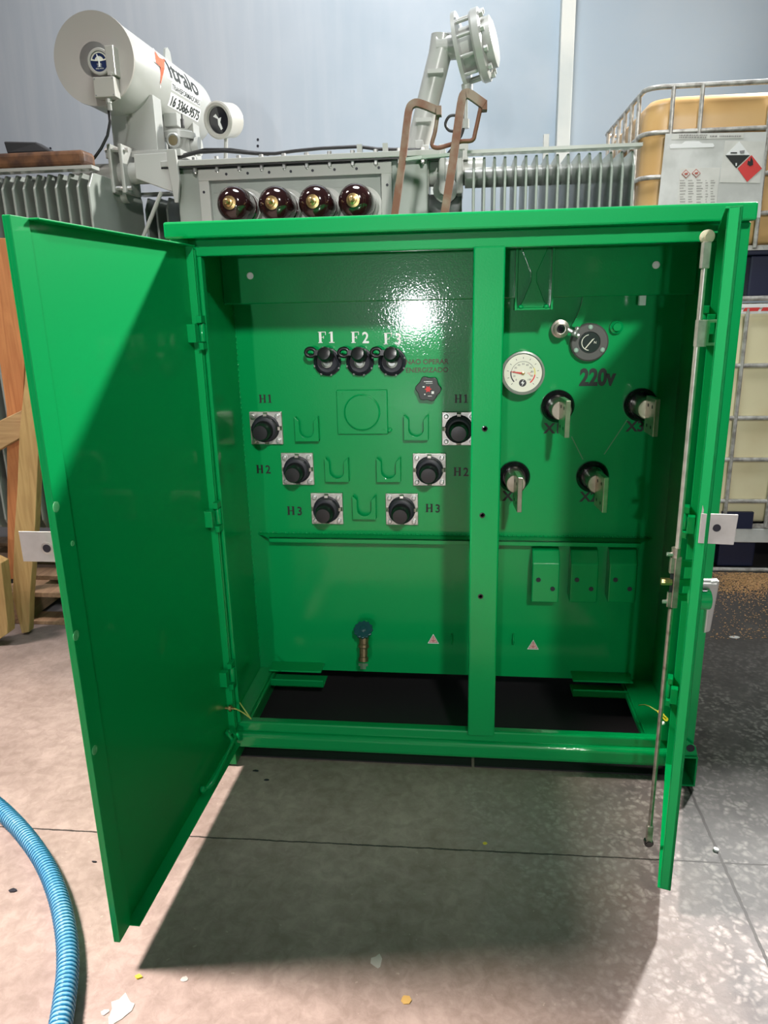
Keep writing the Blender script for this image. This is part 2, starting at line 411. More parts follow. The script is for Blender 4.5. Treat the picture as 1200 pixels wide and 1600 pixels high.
# front frame: header, jambs, sill, mid post
mb = MB()
mb.box((OL+.03, 0, ZT), (OR-.004, .05, 1.727)).build('header', GREEN, cab, bevel=.004)
mb = MB().box((OL+.02, -.004, .11), (-.806, .05, 1.727)).box((-.806, -.012, .14), (XL-.012, .045, 1.70)).box((XL-.012, .0, ZB), (XL, .03, ZT))
mb.build('left_jamb', GREEN, cab, bevel=.003)
mb = MB().box((.655, -.004, .11), (OR, .05, 1.727)).box((XR, .0, ZB), (.655, .03, ZT))
mb.build('right_jamb', GREEN, cab, bevel=.004)
mb = MB().box((OL+.03, -.006, ZBB), (OR-.02, .045, .118))
mb.build('bottom_beam', GREEN, cab, bevel=.016, seg=4)
mb = MB().box((OL+.03, .012, .11), (OR-.02, .045, ZB)); mb.build('sill', GREEN, cab, bevel=.006)
mb = MB().box((.005, -.010, ZB-.005), (.093, .012, ZT+.005)).box((.005, .012, ZB), (.018, .045, ZT)).box((.080, .012, ZB), (.093, .045, ZT))
post = mb.build('mid_post', GREEN, cab, bevel=.005)
hole = None
for zz, xx in ((1.18, .044), (.915, .041), (.650, .040)):
    mb = MB().lathe([(.0085, 0), (.0085, .0015), (.005, .0018), (.0045, -.004)], (xx, -.010, zz), -Y, 16)
    mb.build('threaded_hole', BLACKG, post)
# body
mb = MB().box((OL, .0, .06), (-.83, .47, 1.73)); mb.build('side_panel', GREEN, cab, bevel=.003)
mb = MB().box((.705, .05, .06), (OR, .47, 1.73)); mb.build('side_panel', GREEN, cab, bevel=.003)
mb = MB().box((-.83, BY, .124), (.705, .47, 1.55)); mb.build('back_panel', GREEN, cab)
# upper set-forward wall with its lighter lip
mb = MB().box((-.83, UY, 1.545), (.705, .47, 1.727)); mb.build('upper_panel', GREEN, cab, bevel=.004)
mb = MB().box((OL+.01, .47, .13), (OR-.01, 1.0, 1.70)); mb.build('oil_tank', GREEN, cab, bevel=.01)
mb = MB().box((OL+.03, .02, 1.719), (OR-.03, .47, 1.727)); mb.build('ceiling_panel', GREEN, cab)
for px, py in ((391, 431), (1025, 414)):
    p = atY(px, py, UY)
    mb = MB().lathe([(.0115, 0), (.0115, .002), (.008, .004)], p, -Y, 16); mb.build('bright_hole_disc', WHITE, cab)  # white disc: light showing through a hole is put into its colour
# feet and base channels
for sx, x0, x1 in ((-1, -.850, -.792), (1, .690, .741)):
    mb = MB()
    t = .006; z0, z1, y0, y1 = .008, .118, -.03, .95
    if sx > 0:
        mb.box((x0, y0, z0), (x1, y1, z0+t)).box((x0, y0, z1-t), (x1, y1, z1)).box((x0, y0, z0), (x0+t, y1, z1)).box((x1-t, y0, z0), (x1, y1, z1))
        mb.prism([(x0, .118), (x1, .118), (x1-.008, .150), (x0, .185)], (0, -.022, 0), X, Z, Y*.008)
    else:
        mb.box((x0, y0, z0), (x1, y1, z0+.05)).box((x0, -.02, .05), (x0+.05, .02, .12))
    mb.build('foot', GREEN, cab, bevel=.002)
mb = MB().cyl((.716, -.0235, .146), (.716, -.019, .146), .013); mb.build('lifting_hole', BLACKM, cab)
# base ledges inside
mb = MB().box((-.83, .045, .112), (-.775, BY, .128)).box((-.775, .045, .098), (-.765, BY, .118)).build('base_angle', GREEN, cab, bevel=.002)
mb = MB().box((.60, .045, .112), (.705, BY, .128)).box((.592, .045, .098), (.60, BY, .118)).build('base_angle', GREEN, cab, bevel=.002)
mb = MB().box((-.775, .375, .150), (-.565, BY, .157)).box((-.765, .36, .094), (-.555, .367, .125)).box((-.765, .36, .094), (-.555, BY, .100)); mb.build('corner_bracket', GREEN, cab, bevel=.002)
mb = MB().box((.40, .375, .150), (.62, BY, .157)).box((.40, .36, .094), (.61, .367, .125)).box((.40, .36, .094), (.61, BY, .100)); mb.build('corner_bracket', GREEN, cab, bevel=.002)
# shelf rib
mb = MB()
sh = [(-.80, BY), (-.745, BY-.05), (.615, BY-.05), (.665, BY)]
mb.prism(sh, (0, 0, .700), X, Y, Z*-.006).prism([(-.745, 0), (.615, 0), (.615, .020), (-.745, .020)], (0, BY-.05, .680), X, Z, Y*.006)
mb.build('stiffener_rib', GREEN, cab, bevel=.0015)
# weld beads along the rib and corners
mb = MB()
for i in range(90):
    x = -.79 + i*(.655+.79)/89; mb.sphere((x, BY-.001, .703), .0045, (1.5, .7, .8), 8)
mb.build('weld_bead', GREEN, cab)
mb = MB()
for i in range(70):
    z = .18 + i*(1.53-.18)/69; mb.sphere((-.829+random.uniform(-.001, .001), BY-.001, z), .004, (.8, .8, 1.7), 8)
mb.build('weld_bead', GREEN, cab)

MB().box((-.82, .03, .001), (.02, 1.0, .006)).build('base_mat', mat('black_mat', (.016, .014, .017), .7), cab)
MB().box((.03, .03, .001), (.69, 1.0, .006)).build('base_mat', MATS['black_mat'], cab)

# ---- high voltage bushings
wellc = [(416, 669), (465, 733), (511, 795), (717, 670), (671, 734), (628, 796)]
def well(px, py):
    c = atY(px, py, BY-.012); cx, cz = c.x, c.z; h = .060
    o = MB().box((cx-h, BY-.013, cz-h), (cx+h, BY, cz+h)).build('bushing_plate', ALU, cab, bevel=.002)
    rc = []
    mb = MB().lathe([(.050, 0), (.050, .008), (.046, .010), (.046, .034), (.040, .038), (.034, .038)], (cx, BY-.013, cz), -Y, 28)
    mb.build('well_collar', BLACKM, o, smooth=.6)
    d = (Vector((cx, 0, cz))-Vector((-.01, 0, 1.5)))*.0
    ca = (cx-.0, BY-.045, cz-.003)
    mb = MB().lathe([(.036, 0), (.036, .010), (.031, .016), (.029, .050), (.026, .054), (.012, .0545)], ca, -Y, 28)
    mb.build('protective_cap', BLACKP, o, smooth=.6)
    for k in range(3):
        a = math.radians(90*k); 
    for a in (0, 90, 180, 270):
        mb = MB()
        u = Vector((math.cos(math.radians(a)), 0, math.sin(math.radians(a)))); s = Vector((-u.z, 0, u.x))
        p = Vector((cx, BY-.013, cz))
        q = lambda r, t, y: p+u*r+s*t+Y*y
        mb.hexa([q(.043, -.008, 0), q(.058, -.008, 0), q(.058, .008, 0), q(.043, .008, 0)], [q(.043, -.006, -.012), q(.054, -.006, -.010), q(.054, .006, -.010), q(.043, .006, -.012)])
        mb.build('clamp_lug', STEEL, o)
    for sx in (-1, 1):
        for sz in (-1, 1):
            mb = MB().lathe([(.0125, 0), (.0125, .003), (.0085, .003), (.0085, .012), (.005, .013)], (cx+sx*.045, BY-.013, cz+sz*.045), -Y, 12)
            mb.build('mounting_bolt', ZINC, o)
for px, py in wellc: well(px, py)

# ---- parking stands (U plates)
def stand(px, py):
    c = atY(px, py, BY-.022); a, h = .044, .046
    poly = [(-a, -h), (a, -h), (a, h), (a*.60, h*.62)] + [(x, z) for x, z in arc(0, -.006, a*.60, 0, -180, 12)] + [(-a*.60, h*.62), (-a, h)]
    mb = MB().prism(poly, (c.x, BY-.026, c.z), X, Z, Y*.006)
    mb.box((c.x-a, BY-.022, c.z-h), (c.x+a, BY, c.z-h+.006)).box((c.x-a, BY-.022, c.z-h), (c.x-a+.005, BY, c.z+h*.9)).box((c.x+a-.005, BY-.022, c.z-h), (c.x+a, BY, c.z+h*.9))
    mb.build('parking_stand', GREEN, cab, bevel=.0015)
for p in ((479, 670), (526, 734), (569, 793), (650, 668), (607, 734)): stand(*p)

# ---- square blanking plate
c = atY(566, 644, BY-.006); hw, hh = .092, .080
plate = MB().box((c.x-hw, BY-.010, c.z-hh), (c.x+hw, BY, c.z+hh)).build('blanking_plate', GREEN, cab, bevel=.003)
MB().lathe([(.066, 0), (.066, .004), (.062, .006), (.061, .003), (.060, .0035)], (c.x, BY-.010, c.z), -Y, 40).build('round_cover', GREEN, plate)
for sx in (-1, 1):
    for sz in (-1, 1):
        MB().lathe([(.007, 0), (.007, .003), (.0035, .003)], (c.x+sx*.076, BY-.010, c.z+sz*.068), -Y, 10).build('bolt', GREEN, plate)
MB().lathe([(.008, 0), (.008, .012), (.004, .014)], (c.x+hw+.006, BY, c.z-hh+.015), -Y, 10).build('plate_lug', GREEN, plate)

# ---- fuse holders
def fuse(px, py):
    c = atY(px, py, BY); p = Vector((c.x, BY, c.z))
    o = MB().lathe([(.049, 0), (.049, .010), (.044, .012), (.044, .020), (.038, .024), (.036, .012), (.020, .010)], p, -Y, 32).build('fuse_holder', BLACKM, cab, smooth=.6)
    MB().lathe([(.020, 0), (.019, .010), (.012, .013)], p-Y*.010+Vector((.0, 0, -.002)), -Y, 20).build('fuse_lens', mat('fuse_lens', (.42, .44, .42), .25, .2), o)
    for k in range(8):
        a = 2*PI*k/8+.3; u = Vector((math.cos(a), 0, math.sin(a)))
        MB().cyl(p+u*.047-Y*.006, p+u*.047-Y*.016, .0035, 8).build('collar_pin', GREYD, o)
    mb = MB().lathe([(.023, 0), (.026, .006), (.026, .040), (.021, .050), (.012, .052)], p+Vector((.003, -.020, .020)), Vector((-.05, -1, .28)), 20)
    mb.build('fuse_cap', BLACKP, o, smooth=.6)
    # pull ring sticking out to the left of the cap
    cc = p+Vector((-.050, -.050, .036)); pts = []
    for k in range(16):
        a = 2*PI*k/16; pts.append(cc+Vector((.017*math.cos(a), 0, .0135*math.sin(a))))
    mb = MB().tube(pts, .0065, 8, closed=True).box((cc.x+.014, cc.y-.007, cc.z-.010), (cc.x+.046, cc.y+.007, cc.z+.008))
    mb.build('pull_ring', BLACKP, o)
for p in ((512, 565), (563, 565), (613, 565)): fuse(*p)

# ---- lettering, serif glyphs built from strokes
def serif(mb, ch, o, s):
    o = Vector(o)
    R = lambda x0, z0, x1, z1: mb.face([o+X*x0*s+Z*z0*s, o+X*x1*s+Z*z0*s, o+X*x1*s+Z*z1*s, o+X*x0*s+Z*z1*s])
    if ch == 'H':
        for x in (.06, .58): R(x, .05, x+.22, .95); R(x-.08, 0, x+.25, .06); R(x-.08, .94, x+.25, 1)
        R(.25, .45, .60, .54); return .95
    if ch == 'F':
        R(.08, .05, .31, .95); R(0, 0, .40, .07); R(0, .94, .72, 1); R(.66, .70, .72, .94); R(.26, .47, .50, .53); R(.47, .38, .53, .62); return .86
    if ch == '1':
        R(.16, .05, .37, 1); R(.02, 0, .50, .07); mb.face([o+X*.18*s+Z*1*s, o+X*.02*s+Z*.88*s, o+X*.02*s+Z*.82*s, o+X*.18*s+Z*.88*s]); return .55
    text_into(mb, ch, o+X*.02*s, X, Z, 1.36*s, .92, .030*s, 0, 'LEFT'); return .7
def label(body, px, py, hpx, m, name='lettering'):
    """px,py: centre of the text in the photograph; hpx its height"""
    c = atY(px, py, BY-.0012); s = hpx/1148.2*2.62*1.0
    wd = {'H': .95, 'F': .86, '1': .55}; tot = sum(wd.get(ch, .7)+.12 for ch in body)-.12
    x = -tot/2*s; mb = MB()
    for ch in body: x += (serif(mb, ch, (c.x+x, BY-.0012, c.z-s/2), s)+.12)*s
    return mb.build(name, m, cab)
label('F1', 510, 527, 17, WHITE); label('F2', 563, 527, 17, WHITE); label('F3', 614, 529, 17, WHITE)
label('H1', 415, 623, 13, INK); label('H2', 412, 733, 14, INK); label('H3', 461, 798, 15, INK)
label('H1', 721, 623, 13, INK); label('H2', 721, 737, 14, INK); label('H3', 677, 794, 14, INK)
def sans(body, px, py, size, m, sx=1, bold=0, shear=0):
    c = atY(px, py, BY-.0012); mb = MB(); text_into(mb, body, (c.x, BY-.0012, c.z-size*.35), X, Z, size, sx, bold, shear); return mb.build('lettering', m, cab)
sans('220v', 933, 589, .078, INK, .78, .0034, .03)
sans('X1', 864, 669, .050, INK, 1.0, .0016); sans('X3', 993, 666, .050, INK, 1.0, .0016)
sans('X0', 799, 775, .050, INK, 1.0, .0016); sans('X2', 920, 776, .050, INK, 1.0, .0016)
sans('NAO OPERAR', 667, 565, .024, INKR, 1.0, .0004); sans('ENERGIZADO', 667, 578, .024, INKR, 1.0, .0004)
# chalk lines
for a, b in (((893, 682), (911, 718)), ((980, 656), (944, 710))):
    p, q = atY(*a, BY-.0015), atY(*b, BY-.0015); mb = MB(); d = (q-p).normalized(); n = Vector((-d.z, 0, d.x))*.0016
    pts = [p-n, q-n, q+n, p+n]; mb.face(pts); mb.build('chalk_line', mat('chalk', (.13, .30, .16), .8), cab)

# ---- tap changer knob
c = atY(669, 608, BY-.03); p = Vector((c.x, BY, c.z))
poly = []
for k in range(72):
    a = 2*PI*k/72; r = .042+.0035*math.cos(6*a+.6); poly.append((r*math.cos(a), r*math.sin(a)))
kb = MB().prism(poly, p-Y*.030, X, Z, Y*.022).cyl(p-Y*.008, p, .022).build('tap_changer_knob', mat('knob_grey', (.045, .05, .05), .45), cab, bevel=.003)
star = [((.013 if k % 2 == 0 else .007)*math.cos(2*PI*k/12), (.013 if k % 2 == 0 else .007)*math.sin(2*PI*k/12)) for k in range(12)]
MB().prism(star, p-Y*.0315, X, Z, Y*.001).build('red_arrow', RED, kb)
mb = MB()
for (x, z, w_, h_) in ((.016, -.012, .009, .009), (-.016, .008, .007, .005), (-.012, -.018, .004, .004), (.0, .026, .03, .0025), (.004, .020, .024, .0015), (.006, -.024, .014, .002)):
    mb.box((p.x+x-w_/2, p.y-.0312, p.z+z-h_/2), (p.x+x+w_/2, p.y-.0302, p.z+z+h_/2))
mb.build('knob_marks', WHITE, kb)

# ---- level gauge with white face
c = atY(817, 583, BY-.05); p = Vector((c.x, BY, c.z))
gauge = MB().lathe([(.066, 0), (.070, .030), (.073, .040), (.073, .056), (.067, .058), (.064, .050)], p, -Y, 48).build('thermometer', mat('gauge_grey', (.27, .30, .27), .35, .2), cab, smooth=.5)
f0 = p-Y*.0505
MB().lathe([(.0635, 0), (.0635, .001)], f0, -Y, 48).build('dial_face', WHITEF, gauge)
mb = MB()
def ringpart(mb, c, r0, r1, a0, a1, y, n=24):
    for k in range(n):
        A = math.radians(a0+(a1-a0)*k/n); B = math.radians(a0+(a1-a0)*(k+1)/n)
        f = lambda r, a: Vector((c.x+r*math.cos(a), y, c.z+r*math.sin(a)))
        mb.face([f(r0, A), f(r1, A), f(r1, B), f(r0, B)])
ringpart(mb, f0, .0385, .0425, 170, 225, f0.y-.0016); ringpart(mb, f0, .0385, .0398, -10, 170, f0.y-.0016)
for k in range(11):
    a = math.radians(225-27*k); u = Vector((math.cos(a), 0, math.sin(a))); s_ = Vector((-u.z, 0, u.x))*.0008; q = f0-Y*.0016
    mb.face([q+u*.048-s_, q+u*.054-s_, q+u*.054+s_, q+u*.048+s_])
for k, tx in enumerate(('0', '10', '20', '30', '40', '50', '60', '70', '80', '90', '100')):
    a = math.radians(225-27*k); text_into(mb, tx, f0-Y*.0016+Vector((math.cos(a)*.031, 0, math.sin(a)*.031-.003)), X, Z, .009)
ringpart(mb, f0-Z*.033, .0, .0125, 0, 360, f0.y-.0016)
mb.build('dial_scale', mat('dial_print', (.035, .035, .04), .5), gauge)
mb = MB(); ringpart(mb, f0, .0385, .0425, -52, -8, f0.y-.0018, 12)
text_into(mb, 'ºC', f0-Y*.0018+Vector((.022, 0, -.007)), X, Z, .013); mb.build('red_zone', RED, gauge)
mb = MB(); ringpart(mb, f0, .0385, .042, -8, 25, f0.y-.0017, 12); mb.build('yellow_zone', mat('dial_yellow', (.75, .66, .15), .5), gauge)
q = f0-Y*.003-Z*.033
mb = MB().face([q+Vector(v) for v in ((.004, 0, .012), (-.006, 0, -.001), (0, 0, -.001), (-.003, 0, -.011), (.006, 0, .002), (0, 0, .002))]); mb.build('lightning_emblem', WHITE, gauge)
mb = MB().prism([(-.040, .0045), (-.004, -.003), (-.003, .003), (-.040, .0065)], f0-Y*.005, X, Z, Y*.001); mb.build('needle', RED, gauge)
MB().lathe([(.007, 0), (.006, .004), (.002, .005)], f0-Y*.002, -Y, 6).build('needle_hub', BRASS, gauge)

# ---- dark pressure gauge
c = atY(921, 535, BY-.02); p = Vector((c.x, BY, c.z))
g2 = MB().lathe([(.063, 0), (.063, .020), (.058, .024), (.036, .024), (.034, .020)], p, -Y, 44).build('level_indicator', mat('dark_grey_flange', (.085, .085, .08), .45), cab, smooth=.5)
MB().lathe([(.034, 0), (.034, .001)], p-Y*.022, -Y, 36).build('dial_face', mat('dial_black', (.004, .012, .010), .3), g2)
for a in (90, 210, 330):
    u = Vector((math.cos(math.radians(a)), 0, math.sin(math.radians(a))))
    MB().lathe([(.008, 0), (.008, .004), (.004, .006)], p+u*.050-Y*.024, -Y, 12).build('bolt', mat('pale_bolt', (.35, .50, .42), .4, .3), g2)
mb = MB(); ringpart(mb, p, .0245, .027, 100, 265, p.y-.0245); mb.prism([(-.016, -.020), (-.013, -.021), (.016, .014), (.008, .010)], p-Y*.0255, X, Z, Y*.001)
text_into(mb, 'N', p-Y*.0245+Vector((.018, 0, -.004)), X, Z, .012); mb.build('needle', WHITEF, g2)

# ---- pressure relief valve with bent pipe
c = atY(876, 514, BY-.04); p = Vector((c.x, BY, c.z))
rv = MB().lathe([(.026, 0), (.026, .020), (.030, .022), (.030, .032), (.023, .034), (.023, .055), (.017, .057), (.016, .050), (.004, .048)], p, -Y, 6 if False else 24).build('relief_valve', mat('dull_chrome', (.42, .40, .34), .3, .8), cab, smooth=.5)
MB().lathe([(.014, 0), (.014, .003), (.008, .004)], p-Y*.049, -Y, 16).build('valve_core', BLACKG, rv)
a = atY(893, 518, BY-.05); b = atY(905, 525, BY-.05)
MB().cyl(p+Vector((.02, -.04, 0)), b, .008, 10).sphere(atY(898, 521, BY-.055), .011).sphere(atY(902, 514, BY-.055), .009).build('pull_handle', mat('pale_steel', (.6, .62, .6), .25, .7), rv)
mb = MB().bar([atY(898, 512, BY-.03), atY(906, 498, BY-.03), atY(914, 478, BY-.03), atY(917, 462, BY-.03)], .013, .008, (0, 1, 0))
mb.build('green_lever', GREEN, rv)
c = atY(964, 511, BY-.02); MB().lathe([(.022, 0), (.022, .014), (.014, .018), (.013, .026)], Vector((c.x, BY, c.z)), -Y, 18).build('plug', GREEN, cab, smooth=.5)
c = atY(1002, 470, UY+.02); MB().box((c.x-.010, UY+.0, 1.515), (c.x+.010, UY+.02, 1.545)).build('bolt', ZINC, cab)

# ---- low voltage terminals
def terminal(px, py, rot):
    c = atY(px, py, BY); p = Vector((c.x, BY, c.z))
    o = MB().lathe([(.057, 0), (.057, .012), (.050, .022), (.045, .026), (.040, .022)], p, -Y, 36).build('bushing_ring', BLACKG, cab, smooth=.5)
    MB().lathe([(.034, 0), (.034, .100), (.031, .103)], p-Y*.015, -Y, 28).build('terminal_stud', TIN, o, smooth=.5)
    M = Matrix.Translation(p-Y*.115) @ Matrix.Rotation(math.radians(rot), 4, 'Z')
    mb = MB().box((-.008, -.100, -.074), (.008, .0, .046), M)
    sp_ = mb.build('spade_plate', TIN, o, bevel=.0015)
    for yy, zz in ((-.028, -.048), (-.072, -.048), (-.028, .018), (-.072, .018)):
        MB().cyl(M @ Vector((-.0085, yy, zz)), M @ Vector((.0085, yy, zz)), .006, 12)  .build('bolt_hole', BLACKM, o)
for px, py, r in ((871, 634, 5), (1000, 632, 3), (803, 744, 4), (925, 744, 6)): terminal(px, py, r)

# ---- meter covers
for px in (852, 912, 972):
    c = atY(px, 904, BY-.05); hx = .049
    pr = [(BY, c.z+.108), (BY-.030, c.z+.104), (BY-.062, c.z+.060), (BY-.066, c.z-.088), (BY, c.z-.082)]
    o = MB().prism(pr, (c.x-hx, 0, 0), Y, Z, X*2*hx).build('terminal_cover', GREEN, cab, bevel=.004, seg=3)
    for dx_, dz_ in ((-.026, .000), (.026, -.034)):
        MB().cyl((c.x+dx_, BY-.060, c.z+dz_), (c.x+dx_, BY-.0665, c.z+dz_), .0085, 14).build('hole', BLACKM, o)

# ---- drain valve
c = atY(568, 987, BY-.06); p = Vector((c.x, BY, c.z))
dv = MB().cyl(p, p-Y*.05, .014).lathe([(.018, 0), (.020, .02), (.018, .05), (.021, .055), (.021, .065), (.016, .068), (.016, .100), (.019, .102), (.019, .118)], p-Y*.05+Z*.0, (0, -.35, -1), 12).build('drain_valve', BRASSD, cab, smooth=.5)
poly = []
for k in range(48):
    a = 2*PI*k/48; r = .036+.003*math.cos(12*a); poly.append((r*math.cos(a), r*math.sin(a)))
q = p-Y*.062+Z*.006; U = X; V = Vector((0, .80, .60)).normalized(); W = U.cross(V)
MB().prism(poly, q, U, V, W*.010).build('handwheel', TEAL, dv, bevel=.002)
MB().lathe([(.014, 0), (.014, .008), (.008, .010)], q+W*.008, W, 12).lathe([(.027, 0), (.027, .004), (.023, .004)], q+W*.008, W, 24).build('wheel_hub', TEAL, dv)
MB().lathe([(.018, 0), (.018, .01), (.011, .011), (.011, .022)], p+Vector((0, -.092, -.118)), (0, -.5, -1), 4).build('plug', ZINC, dv)

# ---- warning triangles
def tri(px, py):
    c = atY(px, py, BY-.001); h = .021
    T = lambda s, y: [Vector((c.x-s*1.05, y, c.z-s*.85)), Vector((c.x+s*1.05, y, c.z-s*.85)), Vector((c.x, y, c.z+s*1.1))]
    o = MB().face(T(h, BY-.0012)).build('warning_sticker', WHITE, cab)
    MB().face(T(h*.82, BY-.0016)).build('border', mat('sticker_maroon', (.25, .04, .05), .5), o)
    MB().face(T(h*.70, BY-.0020)).build('field', PINK, o)
    mb = MB(); y = BY-.0024
    R = lambda x0, z0, x1, z1: mb.face([(c.x+x0, y, c.z+z0), (c.x+x1, y, c.z+z0), (c.x+x1, y, c.z+z1), (c.x+x0, y, c.z+z1)])
    R(-.0008, -.004, .0008, .012); R(-.008, -.0045, .008, -.003); R(-.0055, -.0075, .0055, -.006); R(-.003, -.0105, .003, -.009)
    mb.build('earth_symbol', mat('sticker_red', (.35, .03, .05), .5), o)
tri(677, 999); tri(833, 1008)
for px, py in ((706, 998), (802, 998)):
    c = atY(px, py, BY); pts = [Vector((c.x, BY-.02*math.sin(PI*k/8), c.z+.02*math.cos(PI*k/8))) for k in range(9)]
    MB().tube(pts, .0035, 8).build('wire_loop', GREEN, cab)

# ---- hourglass bracket under the header
z0, z1, xa, xb = 1.515, 1.705, .150, .268
yb = UY-.055
p0 = atY(804, 485, yb); p1 = atY(864, 482, yb); z0 = p0.z; xa = p0.x; xb = p1.x; xc = (xa+xb)/2; zm = (z0+z1)/2; hw = (xb-xa)/2
br = MB().box((xa, UY-.012, z0), (xb, UY, z1)).box((xa, yb, z0), (xa+.007, UY, z1)).box((xb-.007, yb, z0), (xb, UY, z1)).box((xa, yb+.01, z0), (xb, UY, z0+.006)).build('lifting_bracket', GREEN, cab, bevel=.001)
poly = [(-hw*.75, z0+.006)]+[(hw*.75, z0+.006), (hw*.55, z0+.03), (hw*.14, zm-.01), (hw*.14, zm+.015), (hw*.75, z1), (-hw*.75, z1), (-hw*.14, zm+.015), (-hw*.14, zm-.01), (-hw*.55, z0+.03)]
MB().prism(poly, (xc, UY-.030, 0), X, Z, Y*.018).build('hourglass_web', GREEN, br, bevel=.002)
for dx_ in (-.04, .04): MB().sphere((xc+dx_, yb+.012, z0+.010), .007, (1.3, 1, 1), 10).build('weld_spot', ZINC if False else GREEN, br)

# ================================================================== LEFT DOOR
HL = Vector((-.806, -.015, 0)); FL = Vector((-.828, -.842, 0)); ZD0, ZD1 = .081, 1.711
dd = (FL-HL); LW = dd.length; du = dd.normalized(); dn = Vector((-du.y, du.x, 0))      # dn points towards +x side?
if dn.x < 0: dn = -dn
def DL(u, n, z): return HL + du*u + dn*n + Z*z
door = MB()
door.hexa([DL(0, -.012, ZD0), DL(LW, -.012, ZD0), DL(LW, -.004, ZD0), DL(0, -.004, ZD0)], [DL(0, -.012, ZD1), DL(LW, -.012, ZD1), DL(LW, -.004, ZD1), DL(0, -.004, ZD1)])
def strip(mbx, D, u0, u1, n0, n1, z0, z1):
    mbx.hexa([D(u0, n0, z0), D(u1, n0, z0), D(u1, n1, z0), D(u0, n1, z0)], [D(u0, n0, z1), D(u1, n0, z1), D(u1, n1, z1), D(u0, n1, z1)]); return mbx
strip(door, DL, .0, LW-.06, -.006, .022, ZD1-.004, ZD1)          # top return
strip(door, DL, .0, LW-.05, -.006, .030, ZD0, ZD0+.004)          # bottom return
strip(door, DL, LW-.058, LW, -.006, .004, ZD0, ZD1)              # folded free edge
strip(door, DL, .0, .008, -.006, .018, ZD0, ZD1)
dl = door.build('left_door', GREEND, cab, bevel=.0015)
dl['label'] = 'wide left door leaf, opened flat to the side'
# hinges
def hinges(D, par, zs, u0, n0, side=1):
    for i, z in enumerate(zs):
        h = MB(); strip(h, D, u0-.012, u0+.022, n0, n0+.006, z-.050, z-.030).tube([D(u0, n0+.008, z-.026), D(u0, n0+.008, z+.026)], .010, 12)
        strip(h, D, u0-.012, u0+.022, n0, n0+.016, z+.028, z+.048); strip(h, D, u0-.012, u0+.022, n0, n0+.016, z-.048, z-.028)
        strip(h, D, u0+.02, u0+.045, -.005, n0+.004, z-.026, z+.026)
        h.build('hinge', GREEN, par, bevel=.0015)
hz = [atX(311, 520, -.79).z, atX(341, 803, -.79).z, atX(362, 1049, -.79).z]
hinges(DL, dl, hz, .006, .016)
# studs and holes near the free edge
for px, py, r in ((90, 792, .011), (121, 993, .011), (150, 1172, .011), (115, 849, .006)):
    t = atX(px, py, -.82); u = (t-HL).dot(du)
    MB().lathe([(r, 0), (r, .0015), (r*.6, .002), (r*.6, .001)], DL(u, .004 if u > LW-.06 else -.004, t.z), dn, 16).build('stud', mat('green_stud', (.12, .52, .22), .25, 0, None, None, .5), dl)
# door stay at the foot
sa, sb = atX(350, 1160, -.79), atX(303, 1226, -.80)
ua, ub = (sa-HL).dot(du), (sb-HL).dot(du); zs_ = .115
MB().tube([DL(.03, .012, .135), DL(.045, .030, .135), DL(.26, .030, .118), DL(.275, .020, .110), DL(.285, .002, .108)], .0065, 8).tube([DL(.05, .002, .16), DL(.06, .03, .13)], .006, 8).sphere(DL(.285, .006, .108), .011).sphere(DL(.04, .006, .15), .012).build('door_stay', GREEN, dl)
# ground stud and wire
p = atX(350, 1106, -.815); u = (p-HL).dot(du)
MB().cyl(DL(u, -.004, p.z), DL(u, .028, p.z), .005, 10).lathe([(.011, 0), (.011, .008)], DL(u, .010, p.z), dn, 6).build('earth_stud', BRASS, dl)
q0 = DL(u, .026, p.z); q3 = Vector((-.782, .012, atX(378, 1083, -.782).z))
pts = []
for k in range(15):
    t = k/14; P1 = q0+Vector((.05, .03, -.035)); P2 = Vector((-.70, -.03, q3.z-.10))
    pts.append(q0*(1-t)**3+P1*3*t*(1-t)**2+P2*3*t*t*(1-t)+q3*t**3)
gw = MB().tube(pts, .0023, 6).build('earth_wire', WIRE, dl)
MB().cyl(q3, q3+Vector((-.006, .004, .014)), .007, 10).build('terminal_lug', YEL, gw)
# lock plate
a = atY(48, 833, FL.y); b = atY(90, 881, FL.y)
pl = MB().box((-.915, FL.y+.010, b.z), (-.828, FL.y+.013, a.z)).build('padlock_plate', ALUP, dl, bevel=.0008)
c = atY(73, 857, FL.y+.008)
MB().lathe([(.013, 0), (.013, .0012), (.010, .0014)], (c.x, FL.y+.0100, c.z), -Y, 20).build('hole_rim', ALU, pl)
MB().lathe([(.0085, 0), (.0085, .0022)], (c.x, FL.y+.0100, c.z), -Y, 20).build('hole', BLACKM, pl)

# ================================================================== RIGHT DOOR
HR = Vector((.655, -.018, 0)); FR = Vector((.500, -.560, 0)); dd = FR-HR; RW = dd.length; eu = dd.normalized(); en = Vector((eu.y, -eu.x, 0))
if en.x > 0: en = -en                       # towards the cabinet interior side (-x)
def DR(u, n, z): return HR + eu*u + en*n + Z*z
mb = MB()
strip(mb, DR, 0, RW, -.022, -.014, ZD0, ZD1); strip(mb, DR, RW-.004, RW, -.022, .004, ZD0, ZD1); strip(mb, DR, RW-.05, RW, .001, .004, ZD0, ZD1)
strip(mb, DR, 0, RW, -.016, .010, ZD1-.004, ZD1); strip(mb, DR, 0, RW, -.016, .010, ZD0, ZD0+.004); strip(mb, DR, 0, .008, -.016, .010, ZD0, ZD1)
dr = mb.build('right_door', GREEND, cab, bevel=.0015)
dr['label'] = 'narrow right door leaf seen almost edge-on'
hinges(DR, dr, [hz[0], hz[1], hz[2]], .01, .012)
